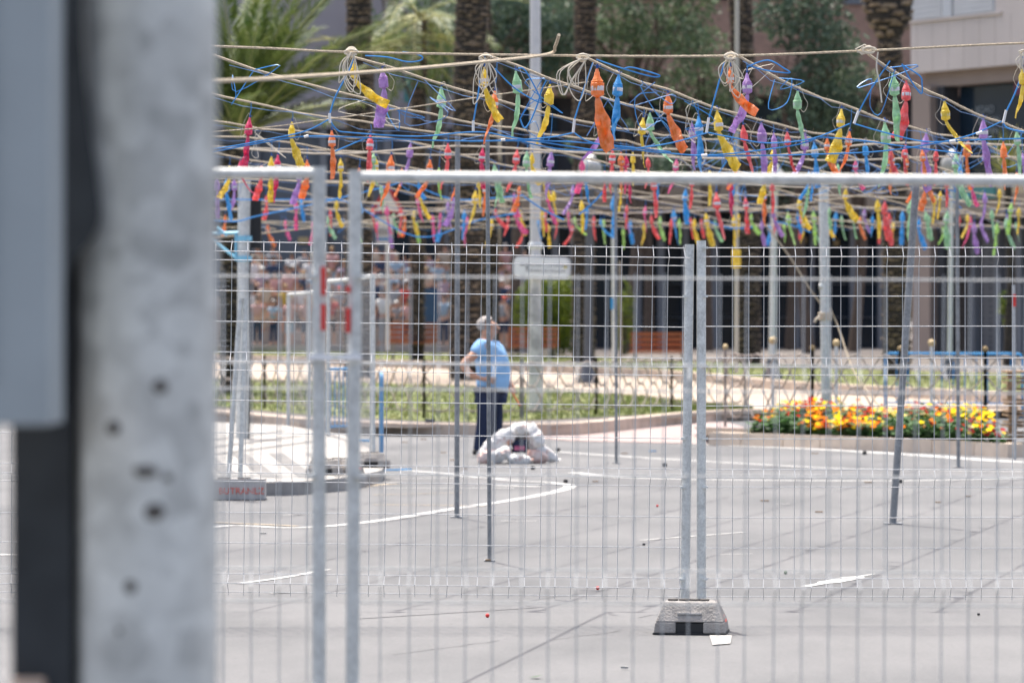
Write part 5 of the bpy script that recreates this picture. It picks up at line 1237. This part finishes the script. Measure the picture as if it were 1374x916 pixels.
# ---------------------------------------------------------------- buildings
M['glass'] = mat('dark_shop_glass', (.016, .030, .050), .12, 0, var=.3, vscale=.5, spec=.5)
M['beige'] = mat('beige_panels', (.58, .52, .49), .85, var=.05, vscale=.6)
M['beige_d'] = mat('beige_joint', (.32, .275, .25), .9)
M['brick'] = mat('brown_brick', (.30, .195, .155), .9, var=.18, vscale=3, bump=.3)
M['lilac'] = mat('lilac_grey_render', (.31, .295, .325), .9, var=.06, vscale=.6)
M['slate'] = mat('slate_panel', (.13, .15, .18), .7, var=.1, vscale=.8)
M['fascia'] = mat('tan_fascia', (.30, .245, .19), .85, var=.1, vscale=.8)
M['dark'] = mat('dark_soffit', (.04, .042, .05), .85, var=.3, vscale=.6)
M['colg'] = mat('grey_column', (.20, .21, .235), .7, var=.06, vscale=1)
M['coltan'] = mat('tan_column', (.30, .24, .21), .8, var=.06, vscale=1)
M['shutter'] = mat('roller_shutter', (.55, .56, .58), .7, var=.04, vscale=1)
M['frame'] = mat('window_frame', (.55, .57, .60), .5)
def grille_mat():
    m = mat('perforated_shutter', (.2, .2, .21), .6, .2); n = m.node_tree.nodes; l = m.node_tree.links; b = n['Principled BSDF']; tc = n.new('ShaderNodeTexCoord'); v = n.new('ShaderNodeTexVoronoi'); v.inputs['Scale'].default_value = 5.5; v.inputs['Randomness'].default_value = .15
    l.new(tc.outputs['Object'], v.inputs['Vector']); r = n.new('ShaderNodeValToRGB'); l.new(v.outputs['Distance'], r.inputs[0]); r.color_ramp.elements[0].position = .2; r.color_ramp.elements[1].position = .38
    r.color_ramp.elements[0].color = (.05, .06, .075, 1); r.color_ramp.elements[1].color = (.17, .17, .18, 1); l.new(r.outputs[0], b.inputs['Base Color']); return m
M['grille'] = grille_mat()
def wall(t, name, px0, py0, px1, py1, Y, dep, m, Y2=None, **kw):
    """a block whose front face fills the given picture rectangle at distance Y"""
    a, c = at(px0, py0, Y), at(px1, py1, Y); return MB().box(((a.x + c.x) / 2, Y + dep / 2, (a.z + c.z) / 2), (abs(c.x - a.x), dep, abs(c.z - a.z))).build(name, M[m], t, **kw)
# left: lilac grey building with slate shopfront
t = thing('grey_building', 'lilac-grey building with slate shopfront behind the left palms', 'building', at0(450, 152))
wall(t, 'upper_wall', -300, -420, 668, 172, 152, 9, 'lilac'); wall(t, 'shopfront', -300, 172, 668, 470, 152.6, 8, 'slate')
for px, w_ in ((434, 9), (345, 6), (520, 10), (598, 8), (250, 8), (60, 9)): wall(t, 'column', px - w_ / 2, 173, px + w_ / 2, 470, 152.1, .4, 'colg')
for xa, xb in ((350, 428), (440, 514), (526, 592), (603, 660)): wall(t, 'shop_window', xa, 250, xb, 460, 152.5, .08, 'glass' if xa > 520 else 'slate')
wall(t, 'yellow_notice', 400, 318, 414, 327, 152.4, .05, 'knob')
M['teal'] = mat('teal_panel', (.06, .22, .22), .6); wall(t, 'teal_shutter', 542, 105, 562, 137, 151.95, .06, 'teal'); wall(t, 'teal_shutter', 576, 140, 592, 160, 151.95, .06, 'teal')
for px in (300, 390, 480, 640):
    for py in (-150,): wall(t, 'window', px - 20, py - 40, px + 20, py + 40, 151.9, .12, 'glass')
for py in (60, 100, 140): wall(t, 'panel_joint', -300, py, 668, py + 1.2, 151.98, .03, 'beige_d')
# middle: brown brick building with gallery and shops
t = thing('brick_building', 'brown brick building with a dark gallery and shops behind the trees', 'building', at0(930, 145))
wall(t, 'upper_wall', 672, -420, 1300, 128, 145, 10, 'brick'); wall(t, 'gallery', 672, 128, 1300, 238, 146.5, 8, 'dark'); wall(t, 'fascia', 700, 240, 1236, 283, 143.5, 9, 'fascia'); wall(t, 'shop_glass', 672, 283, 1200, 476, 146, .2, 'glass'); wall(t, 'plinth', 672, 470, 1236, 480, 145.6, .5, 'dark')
for px, w_, m_ in ((698, 10, 'colg'), (745, 9, 'colg'), (768, 7, 'colg'), (856, 9, 'colg'), (887, 9, 'colg'), (920, 8, 'colg'), (960, 9, 'colg'), (1000, 8, 'colg'), (1068, 10, 'colg'), (1090, 5, 'colg'), (1146, 11, 'colg'), (1184, 12, 'colg'), (1195, 9, 'coltan')):
    wall(t, 'column', px - w_ / 2, 284, px + w_ / 2, 476, 145, .45, m_)
for k, px in enumerate((720, 800, 880, 960, 1040, 1120)):
    wall(t, 'gallery_window', px - 30, 140, px + 28, 232, 146.35, .1, 'glass')
    for py in (-40, -190): wall(t, 'window', px - 18, py - 42, px + 18, py + 40, 144.9, .14, 'glass')
wall(t, 'window', 1130, -60, 1168, 6, 144.9, .14, 'slate')
for py in (330, 380, 425): wall(t, 'transom', 860, py, 1190, py + 1.6, 145.9, .05, 'slate')
wall(t, 'orange_notice', 1068, 318, 1083, 327, 145.85, .06, 'knob'); wall(t, 'yellow_notice', 1118, 322, 1126, 330, 145.85, .06, 'knob')
wall(t, 'red_strip', 735, 178, 792, 183, 146.2, .05, 'coltan')
# right: beige building over the corner shop, its facade coming nearer to the right
t = thing('beige_building', 'beige panelled building with roller shutters over a dark corner shop', 'building', at0(1290, 112))
def sl(px, py, back=0.0):      # the facade plane runs obliquely: 118 m away at its left corner, 108 m at the right edge
    Yl, Yr, xl, xr = 120.0, 114.0, 1222.0, 1420.0
    # intersect the pixel ray with the plane through the two corners
    A = Vector(((xl - CX) * Yl / F, Yl)); B = Vector(((xr - CX) * Yr / F, Yr)); k = (px - CX) / F
    d = B - A; den = d.x - k * d.y; s = (k * A.y - A.x) / den; Y = A.y + d.y * s
    return Vector((k * Y, Y, CH - (py - HY) * Y / F))
SA = sl(1222, 0); SB = sl(1420, 0); sdir = Vector((SB.x - SA.x, SB.y - SA.y, 0)).normalized(); snor = Vector((sdir.y, -sdir.x, 0))
def slab(name, px0, px1, z0, z1, out, dep, m, **kw):
    """a block on the oblique facade; z given in metres, out = how far it stands proud"""
    a, c = sl(px0, HY), sl(px1, HY); b = MB(); f = [Vector((a.x, a.y, 0)) + snor * out, Vector((c.x, c.y, 0)) + snor * out]; r = [p - snor * dep for p in f]
    vs = [Vector((p.x, p.y, z)) for z in (z0, z1) for p in (f[0], f[1], r[1], r[0])]
    return b.add(vs, [(3, 2, 1, 0), (4, 5, 6, 7), (0, 1, 5, 4), (1, 2, 6, 5), (2, 3, 7, 6), (3, 0, 4, 7)]).build(name, M[m], t, **kw)
zsof = sl(1300, 92).z
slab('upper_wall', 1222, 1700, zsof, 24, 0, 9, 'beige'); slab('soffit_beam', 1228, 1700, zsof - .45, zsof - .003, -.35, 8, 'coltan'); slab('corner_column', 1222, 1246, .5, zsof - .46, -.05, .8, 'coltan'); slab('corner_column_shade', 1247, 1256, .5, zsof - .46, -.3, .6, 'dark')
slab('shop_glass', 1257, 1700, sl(1300, 245).z, zsof - .46, -.9, .2, 'glass'); slab('canopy', 1240, 1700, sl(1300, 290).z, sl(1300, 262).z, .2, 1.4, 'fascia'); slab('teal_band', 1290, 1345, sl(1300, 268).z, sl(1300, 252).z, .3, .1, 'teal')
slab('lower_wall', 1222, 1700, .4, sl(1300, 291).z, -1.4, 6, 'dark')
for xa, xb in ((1243, 1268), (1274, 1300), (1306, 1330), (1336, 1362), (1368, 1400)): slab('perforated_shutter', xa, xb, .55, sl(1300, 300).z, -1.2, .12, 'grille')
for x in (1271, 1303, 1333, 1365): slab('pillar', x - 2.6, x + 2.6, .55, sl(1300, 295).z, -1.0, .3, 'colg')
z1w = sl(1300, 20).z
for xa, xb in ((1222, 1266), (1280, 1335), (1390, 1440)):
    slab('window_reveal', xa, xb, z1w, z1w + 2.2, .02, .1, 'frame'); n_ = 14
    for k in range(n_): slab('shutter_slat', xa + 1.2, xb - 1.2, z1w + .04 + k * .152, z1w + .04 + k * .152 + .14, .05, .06, 'shutter')
slab('window_post', 1267, 1279, z1w, z1w + 2.2, .08, .15, 'frame')
for k in range(14):
    x = 1230 + k * 21; slab('panel_joint', x, x + .4, zsof + .01, z1w - .1, .003, .05, 'beige_d')
slab('sill', 1222, 1345, z1w - .08, z1w - .01, .08, .15, 'beige')
M['plum'] = mat('plum_sign', (.16, .035, .09), .6); M['signtxt'] = mat('sign_letters', (.26, .30, .33), .7)
slab('plum_sign', 1342, 1372, sl(1300, 130).z, sl(1300, 102).z, -.55, .05, 'plum')
ang = math.atan2(sdir.y, sdir.x)
for s, px, py, sz in (('MU', 1357, 117, .42), ('RDAD', 1292, 146, .32), ('DELAN', 1298, 161, .32), ('FUNN', 1298, 175, .32)):
    q = sl(px, HY); q = Vector((q.x, q.y, 0)) + snor * (-.5 if s == 'MU' else -.86); q.z = sl(1300, py).z
    text(s, sz, q, (R(90), 0, ang), M['signtxt'], t)

# ---------------------------------------------------------------- litter on the road
M['cap'] = mat('black_cap', (.02, .02, .022), .6); M['card'] = mat('brown_card', (.32, .22, .14), .9); M['paperw'] = mat('paper_scrap', (.34, .335, .32), .8)
lit = [(759, 723 - 78 + 3, 'cap'), (1160, 610, 'cap'), (1208, 648, 'cap'), (749, 606, 'cap'), (892, 626, 'cap'), (876, 606, 'blue'), (799, 647, 'card'), (838, 609, 'card'), (1026, 673, 'card'), (1099, 688, 'card'), (1299, 667, 'card'), (1259, 675, 'card'), (1165, 648, 'card'), (864, 732, 'cap'), (655, 753, 'card'), (802, 791, 'red'), (654, 828, 'red'), (882, 680, 'red'), (1054, 770, 'leaf'), (719, 910, 'leafg'), (838, 898, 'paperw'), (353, 717, 'paperw'), (1313, 826, 'cap'), (543, 594, 'card'), (607, 618, 'card'), (623, 630, 'card'), (568, 590, 'card'), (352, 569, 'cap'), (595, 608, 'card'), (1093, 609, 'card'), (715, 630, 'cap')]
names_ = {'cap': ('bottle_cap', 'small black cap', 'cap'), 'card': ('cardboard_scrap', 'brown cardboard scrap', 'litter'), 'blue': ('plastic_scrap', 'bright blue plastic scrap', 'litter'), 'red': ('red_berry', 'tiny red round scrap', 'litter'), 'leaf': ('green_scrap', 'tiny dark green scrap', 'litter'), 'leafg': ('fallen_leaf', 'small green fallen leaf', 'leaf'), 'paperw': ('paper_scrap', 'small white paper scrap', 'litter')}
def where(x, y):
    h = 'by the island' if x < 420 else 'left of the man' if x < 620 else 'around the sandbags' if x < 760 else 'left of the block' if x < 915 else 'right of the block' if x < 1100 else 'before the flowers' if x < 1250 else 'near the right edge'
    v = 'on the far road' if y < 620 else 'on the mid road' if y < 720 else 'on the near road'
    return v + ' ' + h
lc = {}
for x, y, k in lit:
    p = gnd(x, y); s = F / p.y; nmx = names_[k]; lab = '%s lying %s' % (nmx[1], where(x, y)); lc[lab] = lc.get(lab, 0) + 1
    if lc[lab] > 1: lab += ', the %s of them' % ordw[lc[lab] - 1]
    b = MB()
    if k == 'cap': rq = (2.8 if y < 680 else 1.8) / s; b.lathe([(rq, 0), (rq * 1.05, rq * .7), (rq, rq * 1.5), (rq * .8, rq * 1.7)], p + Vector((0, 0, .004)), 10)
    elif k in ('card', 'paperw', 'blue'): b.box(p + Vector((0, 0, .012)), (random.uniform(6, 11) / s, 4 / s, .010), random.uniform(-.5, .5))
    elif k == 'leafg': b.add([p + Vector(v) for v in ((-.035, 0, .006), (0, -.03, .012), (.035, 0, .02), (0, .03, .008))], [(0, 1, 2, 3)])
    else: b.ball(p + Vector((0, 0, .012)), .012, 8, 6)
    b.build(nmx[0], {'cap': M['cap'], 'card': M['card'], 'blue': M['blue'], 'red': M['redtape'], 'leaf': M['leaf'], 'leafg': M['leaf'], 'paperw': M['paperw']}[k], None, label=lab, category=nmx[2])
MB().add([gnd(952, 853) + Vector((0, 0, .006)), gnd(982, 853) + Vector((0, 0, .006)), gnd(980, 864) + Vector((0, 0, .006)), gnd(956, 866) + Vector((0, 0, .006))], [(0, 1, 2, 3)]).build('paper_sheet', M['paperw'], None, label='flat white sheet of paper beside the concrete block foot', category='paper')
p = gnd(577, 580); t = MB(); t.box(p + Vector((0, 0, .10)), (.14, .12, .20)).build('road_stump', M['dpole'], None, label='short dark stump on the kerb left of the man', category='stump')
# far backdrop behind everything that the picture shows between crowns
